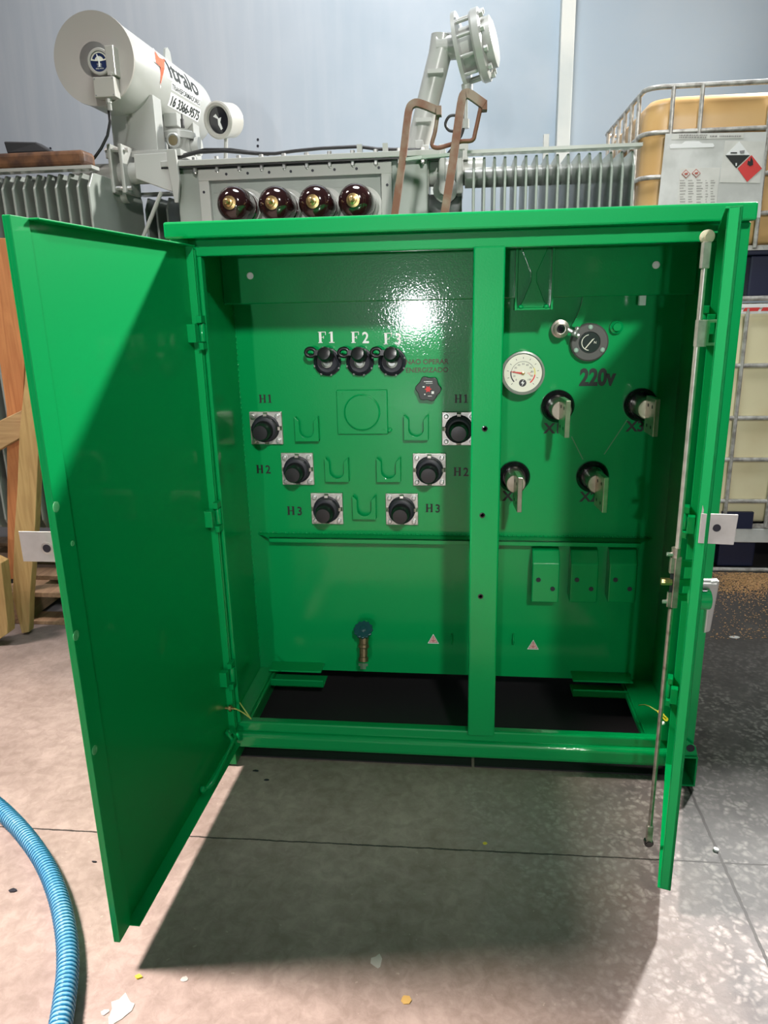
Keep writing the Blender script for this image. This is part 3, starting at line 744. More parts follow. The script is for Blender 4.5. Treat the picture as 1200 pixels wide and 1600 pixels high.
# locking rods: a vertical line through the roller positions
pb = atZ(1013, 1318, .10); ru = (pb-HR).dot(eu)
from math import isclose
rx, ry = pb.x, pb.y
ptop = atY(1105, 370, ry); pmid0 = atY(1058, 868, ry); pmid1 = atY(1048, 950, ry)
# rods lean slightly, as the photo shows
top = Vector((ptop.x, ry, ptop.z)); bot = Vector((rx, ry, .105))
rt_ = MB().cyl(top-Z*.03, Vector((pmid0.x, ry, pmid0.z)), .0065, 12).build('locking_rod', ALU, dr, smooth=.6)
rt_['label'] = 'upper aluminium locking rod'
MB().lathe([(.0145, 0), (.0145, .012)], top+Y*-.006, Y, 28).cyl(top-Y*.010, top+Y*.010, .007, 14).build('roller', mat('ivory_roller', (.62, .60, .44), .4), rt_)
MB().box((top.x-.009, ry-.008, top.z-.065), (top.x+.009, ry+.008, top.z-.010)).build('rod_end_fork', ALU, rt_, bevel=.002)
rb_ = MB().cyl(Vector((pmid1.x, ry, pmid1.z)), bot+Z*.04, .0060, 12).build('locking_rod', STEEL, dr, smooth=.6)
rb_['label'] = 'lower dark steel locking rod'
MB().box((bot.x-.008, ry-.007, bot.z+.0), (bot.x+.008, ry+.007, bot.z+.055)).build('rod_end_fork', STEEL, rb_, bevel=.002)
MB().lathe([(.0125, 0), (.0125, .012)], bot-Y*.006, Y, 28).cyl(bot-Y*.010, bot+Y*.010, .008, 12).build('roller', BLACKG, rb_)
# rod guide
c = atY(1096, 520, ry); MB().box((c.x-.012, ry-.010, c.z-.030), (c.x+.010, ry+.012, c.z+.028)).box((c.x+.014, ry-.004, c.z+.022), (c.x+.05, ry+.004, c.z+.028)).box((c.x+.014, ry-.004, c.z-.028), (c.x+.05, ry+.004, c.z-.022)).box((c.x+.010, ry-.004, c.z-.028), (c.x+.016, ry+.004, c.z+.028)).build('rod_guide', ALU, dr, bevel=.001)
# latch
c = atY(1052, 908, ry); zt, zb = pmid0.z, pmid1.z; w_ = .013
lt = MB().box((c.x-w_, ry-.008, zb+.005), (c.x-w_*.1, ry+.0, zb+.045)).box((c.x-w_*.2, ry-.010, zb+.003), (c.x+w_, ry+.008, zt)).box((c.x-w_, ry-.008, zt-.045), (c.x, ry+.004, zt-.003)).build('latch_plate', STEEL, dr, bevel=.002)
MB().cyl((c.x-.030, ry-.004, c.z), (c.x-.005, ry-.004, c.z), .009, 6).build('latch_nut', BRASS, lt)
MB().box((c.x-.010, ry-.0085, zb+.045), (c.x-.003, ry-.004, zt-.045)).build('slot', BLACKM, lt)
for zz in (zt+.004, zb+.018): MB().cyl((c.x-.022, ry-.003, zz), (c.x+.004, ry-.003, zz), .005, 8).build('pin', ZINC, lt)
MB().cyl((c.x+.0, ry, zt-.004), (c.x, ry, zt+.020), .011, 12).build('rod_socket', STEEL, lt)
for zz in (zt-.02, zb+.03, (zt+zb)/2): 
    MB().box((c.x+.012, ry-.006, zz-.008), (.545, ry+.006, zz+.008)).build('latch_spacer', GREEN, lt)
# handle on the outside face
hy = -.50
h0 = atY(1090, 912, hy); h1 = atY(1120, 912, hy); hb = atY(1103, 988, hy)
hd = MB().lathe([(.020, 0), (.020, .006), (.0125, .008), (.0125, h1.x-h0.x-.004)], (h0.x, hy, h0.z), X, 22).build('door_handle', mat('satin_handle', (.50, .50, .48), .35, .6), dr, smooth=.6)
mb = MB().hexa([(hb.x-.008, hy-.009, hb.z), (hb.x+.007, hy-.009, hb.z+.006), (hb.x+.007, hy+.009, hb.z+.006), (hb.x-.008, hy+.009, hb.z)],
               [(h1.x-.020, hy-.011, h0.z+.010), (h1.x+.003, hy-.011, h0.z+.012), (h1.x+.003, hy+.011, h0.z+.012), (h1.x-.020, hy+.011, h0.z+.010)])
mb.build('grip', MATS['satin_handle'], hd, bevel=.004, seg=3)
k0 = atY(1085, 936, hy-.02); k1 = atY(1109, 936, hy-.02)
lk = MB().cyl((k0.x-.01, hy-.02, k0.z), (k1.x, hy-.02, k0.z), .024, 24).build('lock_housing', GREEN, dr, bevel=.003)
MB().lathe([(.008, 0), (.008, .001)], (k1.x-.016, hy-.024, k0.z+.0235), Z, 12).build('key_slot', BLACKM, lk)
# lock plate
a = atY(1097, 803, FR.y); b = atY(1147, 850, FR.y)
pl = MB().prism([(0, 0), (b.x-a.x+.001, -.003), (b.x-a.x+.004, a.z-b.z-.002), (.0, a.z-b.z+.0)], (a.x-.003, FR.y-.004, b.z+.002), X, Z, Y*.003).build('padlock_plate', ALUP, dr, bevel=.0008)
c = atY(1119, 824, FR.y)
MB().lathe([(.0085, 0), (.0085, .0012)], (c.x, FR.y-.004, c.z), -Y, 20).build('hole', BLACKM, pl)
t = atY(1103, 796, FR.y); MB().prism([(-.002, 0), (.006, 0), (-.001, .022)], (a.x, FR.y-.002, a.z-.002), X, Z, Y*.003).build('burr', ALUP, pl)
# right earth wire with yellow sleeves
q0 = atY(998, 1102, .20); q1 = atY(1022, 1108, .0); q2 = atY(1036, 1118, -.2)
pts = [q0, atY(1008, 1101, .15), atY(1016, 1104, .08), q1, atY(1030, 1113, -.1), q2]
gw = MB().tube(pts, .0023, 6).build('earth_wire', WIRE, dr)
MB().cyl(atY(1030, 1112, -.1), atY(1041, 1124, -.2), .006, 8).build('terminal_lug', YEL, gw)
MB().sphere(atY(1036, 1130, -.2), .006).build('earth_nut', WHITE, gw)
# ================================================================== GREY POWER TRANSFORMER BEHIND
TY = 1.6
TL, TR = atY(277, 300, TY).x, atY(668, 290, TY).x
TZ = atY(450, 245, TY).z
pt = empty('power_transformer', ((TL+TR)/2, 2.2, 0))
tag(pt, 'large grey oil transformer with round conservator and finned radiators, behind the cabinet', 'transformer')
mb = MB().box((TL, TY, .16), (TR, 2.9, TZ-.03)); mb.build('tank', GREY, pt, bevel=.008)
mb = MB().box((TL-.05, TY-.055, TZ-.030), (TR+.06, 2.96, TZ-.004)).build('tank_cover', GREYL, pt, bevel=.003)
MB().box((TL-.05, TY-.052, TZ-.038), (TR+.05, TY+.03, TZ-.031)).build('cover_gasket', BLACKW, pt)
for k in range(12):
    x = TL+.0+(TR-TL-.02)*k/11
    MB().cyl((x, TY-.03, TZ-.055), (x, TY-.03, TZ-.036), .011, 6).cyl((x, TY-.03, TZ-.062), (x, TY-.03, TZ-.05), .006, 8).cyl((x, TY-.03, TZ-.004), (x, TY-.03, TZ+.010), .011, 6).build('cover_bolt', ZINC, pt)
for px in (602, 562 , 722):
    p = atY(px, 236, TY-.02); MB().box((p.x-.012, TY-.03, TZ-.005), (p.x+.012, TY, TZ+.035)).build('cover_tab', GREYL, pt)
for y in (1.75, 2.75): MB().box((TL+.05, y-.06, 0), (TR-.05, y+.06, .16)).build('skid', GREYD, pt)
# window frame with screw holes
a = atY(310, 266, TY-.02); b = atY(612, 256, TY-.02); fx0, fx1, fz1, fz0 = a.x, b.x, a.z, a.z-.62; fw = .05
mb = MB()
for q in (((fx0, fz1-fw), (fx1, fz1)), ((fx0, fz0), (fx1, fz0+fw)), ((fx0, fz0+fw), (fx0+fw, fz1-fw)), ((fx1-fw, fz0+fw), (fx1, fz1-fw))):
    mb.box((q[0][0], TY-.030, q[0][1]), (q[1][0], TY, q[1][1]))
fr = mb.build('flange_frame', GREYL, pt, bevel=.002)
def scr(x, z): MB().cyl((x, TY-.028, z), (x, TY-.0315, z), .0065, 10).build('screw_hole', BLACKM, fr)
for k in range(8): scr(fx0+.14+(fx1-fx0-.20)*k/7, fz1-.024)
for z in (fz1-.10, fz1-.24, fz1-.40): scr(fx0+.022, z); scr(fx1-.022, z)
MB().box((fx0+.06, TY-.006, fz0+.06), (fx1-.12, TY, fz1-.10)).build('bushing_panel', GREY, pt, bevel=.004)
# low voltage bushings
for i, (px, py) in enumerate(((362, 317), (428, 317), (492, 315), (555, 313))):
    c = atY(px, py, TY-.28); p = Vector((c.x, TY-.006, c.z)); ax = Vector((-.03, -1, .0)).normalized()
    o = MB().lathe([(.074, .0), (.074, .10), (.060, .108), (.060, .125), (.078, .135), (.080, .20), (.076, .235), (.060, .26), (.030, .272)], p, ax, 36).build('porcelain_bushing', PORC, pt, smooth=.9)
    MB().lathe([(.094, 0), (.094, .012), (.078, .014), (.078, .060), (.075, .062)], p, ax, 32).build('mounting_ring', WHITE if False else GREYL, o, smooth=.5)
    MB().lathe([(.030, .270), (.030, .285), (.018, .287), (.018, .30), (.012, .302), (.012, .335), (.008, .338)], p, ax, 16).build('terminal_stud', BRASS, o, smooth=.5)
# conservator
CY = 1.5; cc = atY(148, 93, CY); CR = .192
cax = Vector((.03, 1, -.005)).normalized(); CLEN = 1.0
cons = MB().lathe([(CR-.002, 0), (CR, .004), (CR, CLEN), (CR*.9, CLEN+.02)], cc, cax, 64).build('conservator_tank', GREYL, pt, smooth=.5)
MB().lathe([(.001, .012), (CR+.003, -.004), (CR+.004, .006)], cc-cax*.006, cax, 64).build('end_cap', mat('beige_grey', (.42, .395, .36), .3, 0, None, None, .3), cons, smooth=.5)
us = cax.cross(Z).normalized(); uv = us.cross(cax).normalized()           # us points to the right (+x)
def csurf(px, py, extra=.0015):
    d = ray(px, py); o = CAM-cc; a_ = d-cax*d.dot(cax); b_ = o-cax*o.dot(cax); R = CR+extra
    A_, B_, C_ = a_.dot(a_), 2*a_.dot(b_), b_.dot(b_)-R*R; D_ = B_*B_-4*A_*C_
    t = (-B_-math.sqrt(max(D_, 0)))/(2*A_); P = CAM+d*t; r = P-cc; h = r.dot(cax); r = r-cax*h
    return h, math.atan2(r.dot(uv), r.dot(us))
def cpt(h, ang, R=CR+.0015): return cc+cax*h+(us*math.cos(ang)+uv*math.sin(ang))*R
def ctext(body, P0, P1, size_px_top, sx, bold, m, name, halo=0):
    """text between two baseline pixels on the cylinder's side"""
    h0, a0 = csurf(*P0); h1, a1 = csurf(*P1); ht, at_ = csurf(*size_px_top)
    size = abs(at_-a0)*CR*1.42
    vv, fs = text_geo(body, size, 1, bold*size, 0, 'LEFT'); wmax = max(v[0] for v in vv); kx = (h1-h0)/wmax
    mb = MB()
    if halo:
        nx = 16; pad = size*.16
        for i in range(nx):
            x0 = -pad+(wmax+2*pad)*i/nx; x1 = -pad+(wmax+2*pad)*(i+1)/nx
            for j in range(4):
                y0 = -pad*.8+(size*.74+1.6*pad)*j/4; y1 = -pad*.8+(size*.74+1.6*pad)*(j+1)/4
                f = lambda x, y: cpt(h0+x*kx, a0+(a1-a0)*x/wmax+y/CR, CR+.001)
                mb.face([f(x0, y0), f(x1, y0), f(x1, y1), f(x0, y1)])
        mb.build(name+'_backing', WHITE, cons); mb = MB()
    text_into(mb, body, (0, 0, 0), X, Z, size, 1, bold*size, 0, 'LEFT', fn=lambda x, y: cpt(h0+x*kx, a0+(a1-a0)*x/wmax+y/CR, CR+.003))
    return mb.build(name, m, cons)
ctext('Itralo', (265, 119), (312, 151), (257, 93), 1, .02, INK, 'lettering', 1)
ctext('TRANSFORMADORES', (269, 139), (312, 165), (267, 129), 1, .012, INK, 'lettering', 1)
ctext('16 3366-9575', (264, 163), (309, 188), (266, 147), 1, .02, INK, 'lettering', 1)
for ex, m, R_ in ((1.0, WHITE, .0012), (.82, REDL, .003)):
    pts = [(240, 77), (248, 89), (257, 93), (257, 108), (250, 136), (250, 105), (242, 97)]
    cx_, cy_ = 249.5, 102; pp = [csurf(cx_+(x-cx_)*ex*(1.12 if ex == 1 else 1.1), cy_+(y-cy_)*(ex*1.08)) for x, y in pts]
    mb = MB(); mb.face([cpt(h, a, CR+R_+.002) for h, a in pp]); mb.build('lightning_decal', m, cons)
mb = MB().prism([(-.05, 0), (.05, 0), (.03, .06), (0, .075), (-.03, .06)], cpt(.72, math.radians(74), CR-.005), cax, Z, X*.012); mb.build('lifting_lug', GREYL, cons)
mb = MB().prism([(-.03, 0), (.03, 0), (.02, .03), (-.02, .03)], cpt(.1, math.radians(92), CR-.003), cax, Z, X*.012); mb.build('lifting_lug', GREYL, cons)
# gauge on the end cap
g0 = atY(155, 96, CY-.05)
gg = MB().lathe([(.046, 0), (.054, .01), (.056, .06), (.052, .065), (.043, .065), (.042, .058)], g0+Y*.06, -Y, 36).build('oil_level_gauge', PIERB, pt, smooth=.5)
f0 = g0+Y*.0015
MB().lathe([(.042, 0), (.042, .001)], f0, -Y, 32).build('dial_face', NAVYD, gg)
mb = MB(); ringpart(mb, f0, .0, .040, 8, 172, f0.y-.0015, 16); mb.build('dial_white_half', WHITEF, gg)
mb = MB(); ringpart(mb, f0, .022, .034, 20, 160, f0.y-.0022, 12); mb.box((f0.x-.034, f0.y-.0028, f0.z-.001), (f0.x-.004, f0.y-.002, f0.z+.002)); mb.build('dial_band', NAVYD, gg)
MB().prism([(-.004, -.022), (.004, -.022), (.003, .005), (-.006, .030), (-.010, .028), (-.003, .0)], f0-Y*.004, X, Z, Y*.001).build('needle', WHITE, gg)
mb = MB()
for k in range(3): text_into(mb, ('NIVEL', '25º C', 'MIN MAX')[k], f0-Y*.0025+Vector((0, 0, -.014-.009*k)), X, Z, .009)
mb.build('dial_print', WHITEF, gg)
p = atY(181, 100, CY-.02); MB().box((p.x-.028, CY-.06, p.z-.055), (p.x+.012, CY, p.z+.065)).cyl((p.x-.01, CY-.065, p.z-.05), (p.x-.01, CY-.05, p.z-.05), .010, 6).build('gauge_bracket', PIERB, gg, bevel=.002)
a = atY(147, 122, CY-.06); b = atY(183, 152, CY-.06)
jb = MB().box((a.x, CY-.075, b.z), (b.x, CY-.02, a.z)).build('junction_box', PIERB, pt, bevel=.003)
for dx_ in (.008, -.008):
    for z in (a.z-.008, b.z+.008):
        x = (a.x if dx_ > 0 else b.x)+dx_; MB().cyl((x, CY-.0745, z), (x, CY-.0765, z), .003, 8).build('screw', GREYD, jb)
p = atY(170, 156, CY-.05); MB().cyl((p.x, p.y, b.z+.004), (p.x, p.y, b.z-.02), .014, 8).cyl((p.x, p.y, b.z-.02), (p.x, p.y, b.z-.05), .010, 12).build('cable_gland', GREYL, jb)
# saddle pedestal
a = atY(181, 235, CY+.22); b = atY(243, 170, CY+.22)
mb = MB().box((a.x, CY+.20, a.z-.02), (b.x, CY+.30, cc.z-CR*.55)).build('conservator_pedestal', GREYL, pt, bevel=.002)
mb = MB().box((a.x, CY+.75, TZ), (b.x, CY+.85, cc.z-CR*.55)).build('conservator_pedestal', GREYL, pt, bevel=.002)
mb = MB().box((a.x-.02, CY+.14, a.z-.05), (TL+.02, CY+.95, a.z-.02)).build('pedestal_shelf', GREYL, pt, bevel=.002)
# gas relay with sight glass
RYY = 1.95
p = atY(280, 215, RYY)
r_ = MB().lathe([(.060, -.10), (.062, .02), (.066, .03), (.088, .032), (.088, .062), (.082, .066), (.070, .066), (.070, .075)], p-Z*.045, Z, 20).build('gas_relay', GREYL, pt, smooth=.5)
q = atY(272, 220, RYY-.075)
MB().lathe([(.038, -.04), (.038, .012), (.030, .018), (.026, .012)], q, -Y, 24).build('sight_rim', GREYL, r_)
MB().lathe([(.024, 0), (.024, .003)], q-Y*.012, -Y, 20).build('sight_glass', mat('amber_glass', (.16, .13, .07), .1), r_)
p2 = atY(268, 196, RYY); MB().box((p2.x-.03, RYY-.03, p2.z-.01), (p2.x+.045, RYY+.04, p2.z+.055)).build('relay_terminal_box', GREYL, r_, bevel=.004)
p2 = atY(285, 190, RYY-.03); MB().cyl(p2-Z*.03, p2+Z*.012, .010, 8).cyl(p2, p2+Z*.035, .005, 8).build('test_cock', BLACKW, r_)
for px, yy in ((250, 2.0), (303, 1.95)):
    p3 = atY(px, 229, yy); MB().lathe([(.045, 0), (.045, .02), (.03, .02), (.03, .045), (.045, .045), (.045, .065)], p3-X*.03, X, 20).build('pipe_flange', GREYL, r_, smooth=.5)
# dial thermometer on a thin stem
p = atY(344, 188, 1.9); ax = Vector((-.35, -1, -.18)).normalized()
dg = MB().lathe([(.070, -.10), (.082, -.09), (.084, .0), (.088, .01), (.088, .02), (.080, .026), (.066, .024), (.062, .008)], p, ax, 36).build('winding_thermometer', PIERB, pt, smooth=.5)
MB().lathe([(.062, 0), (.062, .002)], p+ax*.008, ax, 32).build('dial_face', GLASS, dg)
gu = ax.cross(Z).normalized(); gu = -gu if gu.x < 0 else gu; gv = gu.cross(ax).normalized(); gv = -gv if gv.z < 0 else gv
mb = MB().prism([(-.03, .02), (-.004, .006), (-.006, -.02), (.006, -.045), (.016, -.04), (.008, -.010), (.018, .012), (.002, .008), (-.012, .03)], p+ax*.012, gu, gv, ax*.002); mb.build('needle', WHITE, dg)
b = atY(348, 238, 1.9); MB().cyl((p.x+.015, 1.93, p.z-.08), (b.x, 1.93, b.z-.06), .010, 10).cyl((b.x-.0, 1.93, TZ), (b.x, 1.93, TZ+.05), .018, 8).build('stem', GREYL, dg)
# relief pipe with elbow and flanged head
PY_ = 1.85
p0 = atY(648, 245, PY_); p1 = atY(687, 68, PY_); p2 = atY(716, 66, PY_)
p1 = Vector((p1.x+.015, PY_, p1.z)); el = [p0-Z*.1, p0, p0+(p1-p0)*.5, p1+(p0-p1)*.055, p1, p1+X*.03, Vector((p2.x, PY_, p2.z-.01))]
rp_ = MB().tube([p0-Z*.1, p0, p0+(p1-p0)*.96], .056, 24).cyl(p0+(p1-p0)*.90, p1+Z*.03, .056, 24).tube([p1-X*.03-Z*.015, p2+Vector((.02, 0, -.015))], .058, 24).build('relief_pipe', GREYL, pt, smooth=.7)
hc = atY(722, 82, PY_); hax = Vector((.96, -.18, .20)).normalized()
hp = MB().lathe([(.172, 0), (.172, .018), (.10, .02), (.10, .075), (.150, .080), (.158, .090), (.158, .120), (.145, .128), (.110, .130), (.110, .165), (.085, .175), (.05, .18)], hc-hax*.01, hax, 40).build('relief_head', GREYL, rp_, smooth=.5)
ua = hax.cross(Z).normalized(); ub_ = ua.cross(hax)
mb0 = None
for k in range(10):
    a = 2*PI*k/10+.2; q = hc+(ua*math.cos(a)+ub_*math.sin(a))
    q = hc+(ua*math.cos(a)+ub_*math.sin(a))*.135
    MB().cyl(q, q+hax*.085, .008, 8).cyl(q+hax*.118, q+hax*.135, .014, 6).build('flange_bolt', GREYL, rp_)
for t in (.30, .72):
    q = p0+(p1-p0)*t; MB().box((q.x-.03, PY_-.085, q.z-.008), (q.x+.045, PY_-.05, q.z+.010)).build('pipe_clip', GREYL, rp_)
q = atY(728, 132, PY_-.05); MB().cyl(q, q-Z*.05, .022, 10, .015).cyl(q-Z*.05, q-Z*.15, .010, 10).cyl(q-Z*.15, q-Z*.19, .018, 8).build('switch_gland', GREYL, rp_)
q = atY(722, 165, PY_-.05); pts = catmull([atY(725, 175, 1.8), atY(722, 190, 1.8), atY(714, 203, 1.8), atY(702, 204, 1.8), atY(696, 194, 1.8), atY(702, 182, 1.8), atY(714, 181, 1.8), atY(724, 190, 1.8), atY(722, 208, 1.8), atY(712, 225, 1.8), atY(700, 240, 1.8)], 5)
MB().tube(pts, .007, 8).build('cable', BLACKW, pt)
# cables on the cover
def cable(pts, r=.008): MB().tube(pts, r, 8).build('cable', BLACKW, pt)
cable([atY(x, y, 1.66) for x, y in ((248, 250), (280, 246), (310, 238), (350, 236), (400, 240), (430, 240), (460, 236), (500, 232), (560, 229), (590, 233), (640, 234), (690, 236))])
cable([atY(x, y, 1.68) for x, y in ((248, 252), (285, 243), (320, 234), (360, 234), (390, 238), (420, 241))])
cable([atY(x, y, 1.47) for x, y in ((170, 172), (172, 190), (168, 212), (158, 232), (148, 246), (138, 256))], .007)
# pipe stub, valve flanges and strut on the left
fy = 1.62
a = atY(140, 250, fy+.1); b = atY(240, 270, fy)
MB().cyl((atY(120, 270, fy).x, fy, b.z), (b.x, fy, b.z), .050, 24).build('radiator_pipe', GREYL, pt, smooth=.6)
for px in (186, 203):
    q = atY(px, 268, fy); 
    fl_ = MB().box((q.x-.010, fy-.09, q.z-.11), (q.x+.010, fy+.09, q.z+.11)).build('valve_flange', GREYL, pt, bevel=.006)
    for sz in (-1, 1): MB().cyl((q.x-.03, fy-.06, q.z+.085*sz), (q.x+.03, fy-.06, q.z+.085*sz), .011, 6).build('bolt', ZINC, fl_)
a = atY(222, 247, fy); b = atY(262, 300, fy)
MB().hexa([(a.x, fy-.10, b.z+.05), (b.x+.05, fy-.06, b.z-.01), (b.x+.05, fy+.12, b.z-.01), (a.x, fy+.12, b.z+.05)], [(a.x, fy-.10, a.z), (b.x+.05, fy-.06, a.z+.01), (b.x+.05, fy+.12, a.z+.01), (a.x, fy+.12, a.z)]).build('junction_housing', GREYL, pt, bevel=.004)
a, b = atY(272, 243, TY-.06), atY(284, 300, TY-.06)
MB().prism([(-.022, .035), (.022, .035), (.03, -.10), (.012, -.20), (-.004, -.20), (-.022, -.03)], ((a.x+b.x)/2-.02, TY-.075, a.z-.01), X, Z, Y*.02).build('jacking_lug', GREYL, pt, bevel=.002)
a, b = atY(252, 300, 1.55), atY(218, 385, 1.55); MB().cyl(a, b+(b-a)*.8, .010, 8).build('strut', GREYL, pt)
# radiators
def radiator(name, xs, y0, y1, z0, z1, m, top=True, back=True):
    """fins are thin panels edge-on to the front; header bars above and below"""
    ro = MB().box((xs[0]-.03, y0-.004, z1+.004), (xs[-1]+.03, y0+.07, z1+.018)).build(name, GREYL, pt)
    for zh in (z1-.06, z0+.09): MB().cyl((xs[0]-.04, (y0+y1)/2+.06, zh), (xs[-1]+.04, (y0+y1)/2+.06, zh), .045, 16).build('header_pipe', GREYL, ro, smooth=.5)
    D = y1-y0; H = z1-z0; c = .10
    poly = [(0, .07), (.03, .02), (.09, 0), (D-.09, 0), (D-.03, .02), (D, .07), (D, H-.07), (D-.05, H-.004), (.05, H-.004), (0, H-.07)]
    fin = MB().prism(poly, (xs[0]-.006, y0, z0), Y, Z, X*.012).build('cooling_fin', m, ro, bevel=.004)
    for x in xs[1:]: copy_tree(fin, (x-xs[0], 0, 0))
    return ro
zr = atY(60, 268, 1.3).z; xr = atY(134, 262, 1.3).x
radiator('left_radiator', [xr-.0525*k for k in range(17)][::-1], 1.3, 1.88, atY(20, 832, 1.3).z, zr, GREY)
radiator('rear_radiator', [atY(228, 330, 2.0).x+.06*k for k in range(3)], 2.0, 2.5, .34, 2.12, GREY)
zr2 = atY(860, 236, 1.4).z; x0 = atY(740, 300, 1.4).x; x1 = atY(988, 300, 1.4).x
radiator('right_radiator', [x0+(x1-x0)*k/15 for k in range(16)], 1.4, 1.78, .5, zr2, GREY)
p = atY(853, 222, 1.6); MB().box((p.x-.012, 1.58, zr2-.03), (p.x+.012, 1.62, p.z+.03)).build('radiator_tab', GREYL, pt)
# right side flanges between tank and right radiator
zp = atY(690, 262, TY).z
MB().cyl((TR-.02, TY+.15, zp), (x0+.05, TY+.15, zp), .062, 24).build('radiator_pipe', GREYL, pt, smooth=.6)
for px in (664, 690, 718):
    q = atY(px, 270, TY); MB().box((q.x-.016, TY+.04, zp-.11), (q.x+.016, TY+.26, zp+.11)).build('valve_flange', GREYL, pt, bevel=.006)
for px, py in ((655, 238), (725, 240)): q = atY(px, py, TY+.1); MB().box((q.x-.02, TY+.08, q.z-.03), (q.x+.02, TY+.12, q.z+.05)).build('bolt', GREYL, pt, bevel=.003)
q = atY(690, 320, TY+.15); MB().cyl((q.x-.12, TY+.2, q.z), (q.x+.10, TY+.2, q.z), .055, 20).build('radiator_pipe', GREYD, pt, smooth=.6)
MB().lathe([(.06, 0), (.06, .02), (.03, .03), (.03, .08)], (q.x+.02, TY+.1, q.z+.06), -Y, 16).build('drain_cock', GREYL, pt)

# ================================================================== TIMBER AND TARPAULIN ON THE LEFT RADIATOR
a = atY(-60, 262, 1.32); b = atY(134, 250, 1.32)
o = MB().box((a.x, 1.30, zr+.020), (b.x, 1.42, zr+.085)).build('timber_beam', BROWNB, bevel=.018, seg=3)
tag(o, 'oil-stained brown timber lying along the top of the left radiator', 'timber')
a = atY(18, 248, 1.36); b = atY(84, 247, 1.36); zt_ = zr+.086
o = MB().hexa([(a.x, 1.33, zt_), (b.x+.01, 1.33, zt_), (b.x+.01, 1.41, zt_), (a.x+.01, 1.41, zt_)], [(a.x-.01, 1.33, zt_+.052), (a.x+.14, 1.34, zt_+.045), (a.x+.14, 1.40, zt_+.045), (a.x-.01, 1.41, zt_+.052)]).build('black_wedge', DARKR, bevel=.006)
tag(o, 'black wedge-shaped scrap resting on the brown timber at the top left', 'wedge')

# ================================================================== RUSTY BENT STEEL FRAME
fy = 1.08
rf = empty('bent_steel_frame', (atY(655, 330, fy).x, fy, 0))
tag(rf, 'rust-brown bent flat steel frame with two hooked uprights, standing between cabinet and grey tank', 'steel frame')
def flat(pts, hx, hy, name, m=RUST):
    pts = pts[:3]+catmull(pts[3:], 4); mb = MB(); mb.bar(pts, hx, hy, (0, 1, 0)); return mb.build(name, m, rf, bevel=.001)
def low(px, py): p = atY(px, py, fy); return p
u1 = [atY(606, 400, fy), atY(617, 334, fy), atY(629, 250, fy), atY(635, 200, fy), atY(639, 172, fy), atY(645, 163, fy), atY(656, 162, fy), atY(686, 174, fy)]
d0 = (u1[0]-u1[1]); u1[0] = u1[1]+d0*(u1[1].z/abs(d0.z)); 
flat(u1, .014, .014, 'upright')
u2 = [atY(684, 400, fy-.03), atY(695, 332, fy-.03), atY(708, 250, fy-.03), atY(715, 200, fy-.03), atY(722, 155, fy-.03), atY(728, 147, fy-.03), atY(736, 149, fy-.03), atY(757, 164, fy-.03)]
d0 = (u2[0]-u2[1]); u2[0] = u2[1]+d0*(u2[1].z/abs(d0.z))
flat(u2, .016, .014, 'upright')
MB().tube(catmull([atY(685, 172, fy), atY(680, 205, fy), atY(675, 226, fy), atY(684, 231, fy), atY(700, 227, fy), atY(720, 221, fy-.03), atY(738, 219, fy-.03), atY(743, 205, fy-.03), atY(751, 168, fy-.03)], 4), .0085, 10).build('round_bar', RUST, rf)
mb = MB().bar([atY(630, 250, fy), atY(660, 246, fy), atY(704, 242, fy-.03)], .006, .012, (0, 1, 0)); mb.build('cross_bar', GREY, rf)
for px, py in ((686, 174), (757, 166)):
    q = atY(px, py, fy-.01); MB().box((q.x-.010, fy-.04, q.z-.018), (q.x+.010, fy+.01, q.z+.014)).build('bar_tip', RUST, rf)

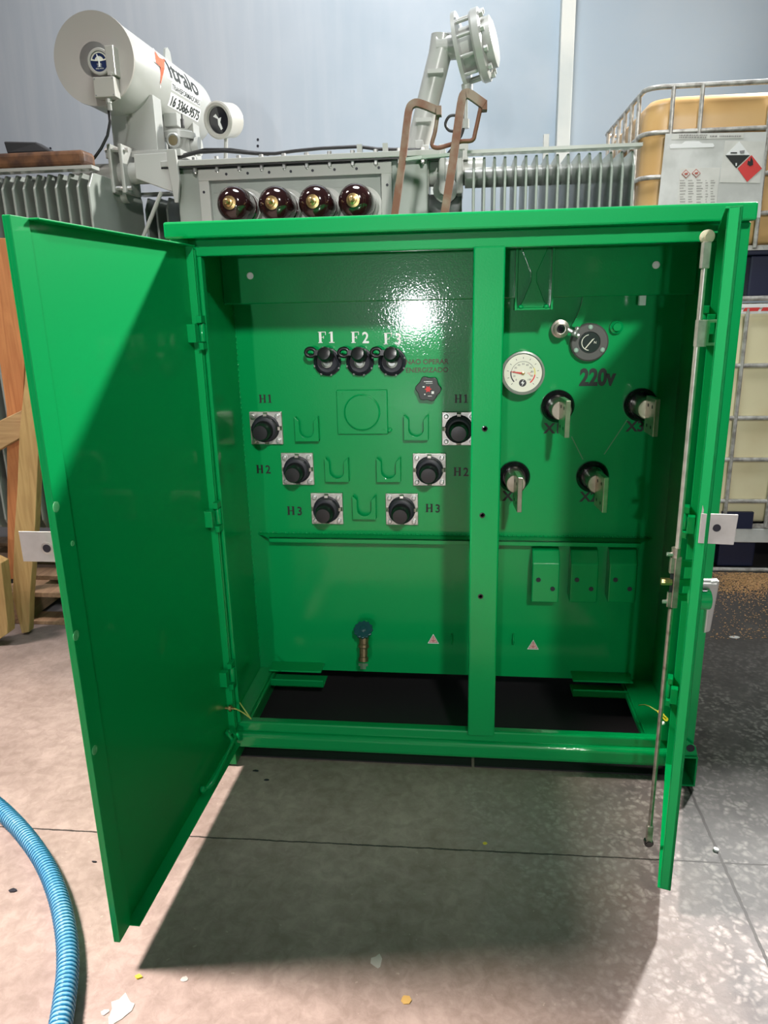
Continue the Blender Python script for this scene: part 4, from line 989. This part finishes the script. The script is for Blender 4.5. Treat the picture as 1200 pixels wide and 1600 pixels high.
# ================================================================== BULK CONTAINERS ON THE RIGHT
IY = 2.0
def zz(py, px=1180): return atY(px, py, IY).z
def rrect(x0, x1, y0, y1, r, z, n=5):
    out = []
    for cx, cy, a in ((x1-r, y0+r, -90), (x1-r, y1-r, 0), (x0+r, y1-r, 90), (x0+r, y0+r, 180)):
        for i in range(n+1):
            t = math.radians(a+90*i/n); out.append((cx+r*math.cos(t), cy+r*math.sin(t), z))
    return out
def loft(mb, loops):
    V = [[mb._v(p) for p in lp] for lp in loops]; n = len(V[0])
    for i in range(len(V)-1):
        for j in range(n):
            f = mb.bm.faces.new((V[i][j], V[i][(j+1) % n], V[i+1][(j+1) % n], V[i+1][j])); f.smooth = True
    mb.bm.faces.new(V[0][::-1]); mb.bm.faces.new(V[-1]); return mb
def container(x0, z_foot, z_pal, z_top, m, lab, rails, verts, sides, bulge):
    x1, y0, y1 = x0+1.38, IY, IY+1.15
    c = empty('bulk_container', ((x0+x1)/2, (y0+y1)/2, z_foot)); tag(c, lab, 'liquid container', 'stacked bulk containers')
    zb_, zt = z_pal+.01, z_top-.025
    lv = [(zb_, .05), (zb_+.02, .022), (zb_+.06, .015)]
    zs = [zb_+.06+(zt-.12-zb_-.06)*i/6 for i in range(1, 7)]
    lp = [rrect(x0+i_, x1-i_, y0+i_, y1-i_, .09, z) for z, i_ in lv+[(z, .015) for z in zs]+[(zt-.05, .022), (zt-.015, .05), (zt, .10), (zt+.004, .3)]]
    loft(MB(), lp).build('plastic_tank', m, c)
    for z in rails:
        MB().tube(rrect(x0, x1, y0, y1, .075, z), .012, 8, closed=True).build('cage_rail', GALV, c)
    for x in verts: MB().cyl((x, y0-.004, z_pal), (x, y0-.004, rails[0]), .011, 10).build('cage_bar', GALV, c)
    for k in range(sides):
        y = y0+.14+(1.15-.28)*k/(sides-1); MB().cyl((x0-.004, y, z_pal), (x0-.004, y, rails[0]), .011, 10).build('cage_bar', GALV, c)
    # pallet: top deck, feet, steel runner
    MB().box((x0+.01, y0+.01, z_pal-.035), (x1-.01, y1-.01, z_pal)).build('pallet_deck', NAVY, c, bevel=.006)
    for x in (x0+.02, (x0+x1)/2-.10, x1-.22):
        for y in (y0+.03, (y0+y1)/2-.07, y1-.17):
            MB().box((x, y, z_foot+.02), (x+.20, y+.14, z_pal-.035)).build('pallet_foot', NAVY, c, bevel=.01)
    MB().tube(rrect(x0, x1, y0, y1, .05, z_foot+.013), .013, 8, closed=True).build('steel_runner', GALV, c)
    MB().box((x0+.02, y0+.0, z_pal-.012), (x1-.02, y0+.012, z_pal+.012)).build('tray_edge', GALV, c)
    return c, x0, x1, y0
zt1 = zz(478)+.0
xl = atY(1003, 250, IY).x
zm_ = zt1+.025
c1, *_ = container(xl, 0.0, zz(822), zt1, CREAM, 'lower cream plastic container in a steel cage, under the amber one', [zt1-.012, zz(571), zz(653), zz(718), zz(783)],
          [xl+.14+.225*k for k in range(6)], 6, 0)
x_v = atY(1178, 700, IY).x
p = atY(1165, 474, IY); MB().box((p.x-.25, IY-.010, zt1-.040), (p.x+.9, IY+.004, zt1+.010)).build('top_sheet', WHITE, c1, bevel=.003)
a, b = atY(1160, 480, IY), atY(1215, 480, IY)
st = MB()
for k in range(5):
    x = a.x+.09*k; st.prism([(x, -.010), (x+.075, -.010), (x+.085, .008), (x+.010, .008)], (0, IY-.0125, zt1-.016), X, Z, Y*.002)
st.build('red_sticker', RED, c1)
p = atY(1152, 845, IY); MB().box((p.x-.22, IY-.004, zz(845)-.01), (p.x+.9, IY+.05, zz(826))).build('torn_tray', PAPER, c1, bevel=.004)
p = atY(1150, 812, IY); MB().box((p.x-.08, IY-.006, zz(826)), (p.x+.09, IY+.012, zz(800))).build('dark_panel', NAVY, c1)
c2, *_ = container(xl, zm_, zz(387), atY(1090, 133, IY).z, AMBER, 'upper amber oil-filled container with hazard labels, stacked on the cream one', [atY(1090, 133, IY).z, atY(1100, 204, IY).z, atY(1020, 277, IY).z, atY(1185, 333, IY).z],
          [atY(x, 170, IY).x for x in (1050, 1095, 1203)]+[xl+.86, xl+1.1, xl+1.25], 6, 0)
# label sheet and print on it
LY = IY-.020
def quad(pts, y, m, name, par):
    P = [atY(x, yy, LY) for x, yy in pts]; mb = MB(); A = [Vector((p.x, y, p.z)) for p in P]; B = [a_+Y*.0012 for a_ in A]; n = len(A)
    va = [mb._v(p) for p in A]; vb = [mb._v(p) for p in B]; mb.bm.faces.new(va); mb.bm.faces.new(vb[::-1])
    for i in range(n): mb.bm.faces.new((va[i], vb[i], vb[(i+1) % n], va[(i+1) % n]))
    return mb.build(name, m, par)
ls = quad([(1040, 209), (1198, 206), (1188, 340), (1026, 340)], LY, PAPER, 'label_sheet', c2)
quad([(1050, 210), (1162, 208), (1161, 216), (1049, 218)], LY-.002, PAPERW, 'paper_strip', ls)
quad([(1133, 220), (1196, 221), (1187, 286), (1124, 285)], LY-.002, PAPERW, 'paper_sheet', ls)
quad([(1063, 263), (1125, 262), (1119, 319), (1058, 321)], LY-.002, PAPERW, 'paper_sheet', ls)
quad([(1046, 227), (1050, 225), (1065, 225), (1070, 221), (1092, 221), (1097, 224), (1114, 224), (1116, 228), (1114, 230), (1047, 232)], LY-.002, WHITE, 'handle_cutout', ls)
quad([(1154.7, 221), (1133.5, 242.5), (1171.5, 242.5)], LY-.004, WHITE, 'hazard_diamond', ls)
quad([(1133, 242.5), (1171.5, 242.5), (1150, 263)], LY-.004, INK, 'hazard_diamond', ls)
quad([(1173.7, 242.5), (1152, 263.5), (1167, 284.5), (1190, 263.5)], LY-.005, RED, 'hazard_diamond', ls)
quad([(1173, 245), (1176, 252), (1176, 258), (1171, 260), (1167, 257), (1168, 251), (1171, 253)], LY-.007, INK, 'flame_symbol', ls)
quad([(1141, 238.2), (1151, 238.2), (1151, 240), (1141, 240)], LY-.006, INK, 'corrosion_symbol', ls)
quad([(1155, 236), (1163, 235), (1162, 240), (1156, 240)], LY-.006, mat('print_grey', (.25, .25, .25), .5), 'corrosion_symbol', ls)
quad([(1148.6, 255), (1151, 255), (1150.6, 259.5), (1148.8, 259.5)], LY-.006, WHITE, 'class_mark', ls)
for cx, cy in ((1071.5, 272), (1087.5, 271)):
    d_ = quad([(cx, cy-7), (cx-7, cy), (cx, cy+7), (cx+7, cy)], LY-.004, mat('diamond_red', (.45, .09, .06), .5), 'small_diamond', ls)
    quad([(cx, cy-5.6), (cx-5.6, cy), (cx, cy+5.6), (cx+5.6, cy)], LY-.0055, PAPERW, 'small_diamond', ls)
    quad([(cx-3, cy-1), (cx+3, cy-2), (cx+2, cy+1.5), (cx-2, cy+2)], LY-.007, MATS['diamond_red'], 'small_symbol', ls)
mb = MB()
for r0, cols in ((211.5, ((1061, 1105),)), (214.8, ((1061, 1104),)), (213, ((1109, 1120), (1124, 1158)))):
    for xa_, xb_ in cols:
        x = xa_
        while x < xb_:
            w_ = random.uniform(1.2, 4); A = atY(x, r0-1, LY); B = atY(min(x+w_, xb_), r0+1, LY); mb.face([(A.x, LY-.0035, B.z), (B.x, LY-.0035, B.z), (B.x, LY-.0035, A.z), (A.x, LY-.0035, A.z)]); x += w_+1
for r in range(9):
    for xa_, xb_ in ((1062, 1071), (1075, 1084), (1088, 1098), (1102, 1107), (1110, 1117)):
        y = 282+r*4.2+random.uniform(-.6, .6); A = atY(xa_, y-.4, LY); B = atY(xb_-random.uniform(0, 4), y+.4, LY); mb.face([(A.x, LY-.0035, B.z), (B.x, LY-.0035, B.z), (B.x, LY-.0035, A.z), (A.x, LY-.0035, A.z)])
o = mb.build('small_print', mat('pale_print', (.30, .29, .27), .6), ls); o['kind'] = 'stuff'

# ================================================================== TIMBER ON THE LEFT
def board(name, px, y, th, m, lab, cat, grp=None, bevel=.003):
    P = [atY(a_, b_, y) for a_, b_ in px]; mb = MB(); A = P; B = [p+Y*th for p in P]; n = len(P)
    va = [mb._v(p) for p in A]; vb = [mb._v(p) for p in B]; mb.bm.faces.new(va); mb.bm.faces.new(vb[::-1])
    for i in range(n): mb.bm.faces.new((va[i], vb[i], vb[(i+1) % n], va[(i+1) % n]))
    o = mb.build(name, m, bevel=bevel); tag(o, lab, cat, grp); return o
board('wooden_stake', [(41, 560), (62, 560), (62, 620), (60, 700), (55, 820), (47, 930), (45, 988), (34, 990), (19.5, 934), (22, 833), (27, 761), (30, 675), (38, 600)], .93, .045, WOODY,
      'yellowish pine stake with a cut point, standing upright beside the left door', 'stake')
board('wooden_rail', [(-70, 690), (34, 641), (32, 684), (-70, 742)], .985, .05, WOODX, 'rough pine rail running behind the stake at the left edge', 'rail')
board('wooden_board', [(-26, 372), (16, 372), (20, 440), (38, 560), (36, 640), (36, 905), (12, 905), (10, 640), (-10, 500)], 1.05, .03, WOODO, 'orange-stained upright board with a knot, left of the open door', 'board')
board('wooden_post', [(-40, 860), (2, 880), (12, 975), (12, 990), (-20, 1012), (-40, 1012)], .80, .06, WOODY, 'short pine post cut off by the left picture edge', 'post')
# pallet under the left radiator
pa = empty('wooden_pallet', (-2.35, 1.45, 0)); tag(pa, 'brown wooden pallet on the floor under the left radiator', 'pallet')
for x in (-2.9, -2.30, -1.84):
    MB().box((x, 1.05, .02), (x+.09, 1.95, .15)).build('bearer', WOODP, pa, bevel=.003)
for k, y in enumerate((1.05, 1.28, 1.51, 1.80)): MB().box((-2.95, y, .15), (-1.70, y+.12, .175)).build('deck_board', WOODP, pa, bevel=.002)
for y in (1.05, 1.80): MB().box((-2.95, y, 0), (-1.70, y+.12, .02)).build('base_board', WOODP, pa, bevel=.002)
o = MB().box((-.20, -.05, 0), (.22, .05, .13)).build('timber_block', WOODP, bevel=.004); o.location = (-2.05, 1.62, .176+.065); tag(o, 'squared dark timber block lying on the pallet', 'timber')

# ================================================================== BLUE HOSE
hp_ = [(-60, 1226), (-25, 1244), (2, 1263), (38, 1300), (70, 1345), (92, 1395), (105, 1450), (109, 1505), (104, 1560), (96, 1610), (88, 1660)]
P = [atZ(x-3, y, .030) for x, y in hp_]
path = catmull(P, 12)
hs = MB().tube(path, .0235, 20).build('corrugated_hose', mat('hose_blue', (.28, .58, .78), .25, 0, None, (9, (.16, .45, .70), .4, .6), .4))
tag(hs, 'corrugated blue plastic hose curving over the floor at the lower left', 'hose')
# spiral rib
L = [0]
for i in range(1, len(path)): L.append(L[-1]+(path[i]-path[i-1]).length)
def along(s_):
    for i in range(1, len(L)):
        if s_ <= L[i]:
            t = (s_-L[i-1])/(L[i]-L[i-1]); return path[i-1].lerp(path[i], t), (path[i]-path[i-1]).normalized()
    return path[-1], (path[-1]-path[-2]).normalized()
pitch = .012; turns = int(L[-1]/pitch); pts = []
for k in range(turns*12):
    s_ = k/12*pitch; c, t = along(s_); u = t.cross(Z).normalized(); v = u.cross(t); a = 2*PI*k/12
    pts.append(c+(u*math.cos(a)+v*math.sin(a))*.0245)
MB().tube(pts, .0026, 5).build('spiral_rib', mat('hose_rib', (.02, .22, .42), .3, 0, None, None, .4), hs)

# ================================================================== LITTER ON THE FLOOR
def blob(name, px, py, r, m, lab, cat, h=.0015, sq=1.0, n=14, grp=None):
    c = atZ(px, py, 0); poly = [(r*(1+random.uniform(-.35, .3))*math.cos(2*PI*k/n), r*sq*(1+random.uniform(-.35, .3))*math.sin(2*PI*k/n)) for k in range(n)]
    grp = {'paint_splash': 'paint splashes on the floor', 'dark_chip': 'dark chips on the floor', 'paper_scrap': 'pale scraps on the floor'}.get(name)
    o = MB().prism(poly, (c.x, c.y, .0002), X, Y, Z*h).build(name, m); tag(o, lab, cat, grp); return o
blob('paint_splash', 188, 1578, .026, PAINTW, 'pale dried paint splash, largest of the two at the lower left', 'paint splash', .0015, 1.3)
blob('paint_splash', 164, 1582, .008, PAINTW, 'tiny pale paint drop left of the larger splash', 'paint splash')
blob('paint_splash', 288, 1530, .008, PAINTW, 'small ring-like paint drop right of the yellow scrap', 'paint splash')
blob('yellow_scrap', 216, 1527, .009, YFOAM, 'small yellow scrap on the floor below the left door corner', 'scrap', .004, .6, 8)
blob('dry_leaf', 635, 1563, .011, mat('ochre_leaf', (.62, .40, .12), .6), 'ochre scrap on the dark floor near the bottom middle', 'scrap', .002, 1.2, 9)
blob('paper_scrap', 590, 1503, .014, PAINTW, 'pale grey flake in the middle of the dark floor area', 'scrap', .001, 1.6, 9)
blob('paper_scrap', 758, 1318, .006, YFOAM, 'tiny yellow speck on the floor joint in front of the cabinet', 'scrap')
blob('paper_scrap', 1119, 1329, .010, WHITE, 'white chip lying on the floor joint right of the right door', 'scrap', .006, .8, 7)
blob('paper_scrap', 1148, 996, .022, WHITE, 'torn white paper bit on the dark floor by the container', 'scrap', .003, .5, 9)
blob('dark_chip', 417, 1219, .009, BLACKM, 'dark chip on the lit floor just left of the cabinet front', 'scrap', .003, .5, 7)
blob('dark_chip', 400, 1205, .010, BLACKM, 'dark curl of debris close under the front beam', 'scrap', .003, .4, 7)
blob('dark_chip', 147, 1347, .009, BLACKM, 'black sliver on the floor right of the blue hose', 'scrap', .003, .3, 7)
blob('dark_chip', 20, 1392, .012, BLACKM, 'scribble-like black scrap left of the blue hose', 'scrap', .003, .5, 7)
mb = MB()
for k in range(7000):
    while True:
        x, y = random.gauss(1170, 34), random.gauss(903, 14)
        if y > 882: break
    if k > 6300: x, y = random.uniform(1110, 1230), random.uniform(890, 1000)
    c = atZ(x, y, 0); s_ = random.uniform(.0012, .0038); a = random.uniform(0, PI); u = Vector((math.cos(a), math.sin(a), 0))*s_
    if c.y > 1.97: continue
    v = Vector((-u.y, u.x, random.uniform(-.3, .3)*s_))*.7
    c.z = .001+random.uniform(0, .006); v.z = random.uniform(-.3, .3)*s_
    mb.hexa([c-u-v, c+u-v, c+u+v, c-u+v], [c-u-v+Z*.001, c+u-v+Z*.001, c+u+v+Z*.001, c-u+v+Z*.001])
o = mb.build('sawdust', mat('sawdust', (.62, .38, .18), .8)); tag(o, 'scattered orange sawdust on the dark floor beside the containers', 'sawdust', None, 'stuff')
# wall fixing dots
for px, py in ((403, 218), (403, 228), (79, 232), (79, 240)):
    c = atY(px, py, WY); o = MB().cyl((c.x, WY-.004, c.z), (c.x, WY, c.z), .010, 10).build('wall_plug', BLACKM); o['kind'] = 'structure'
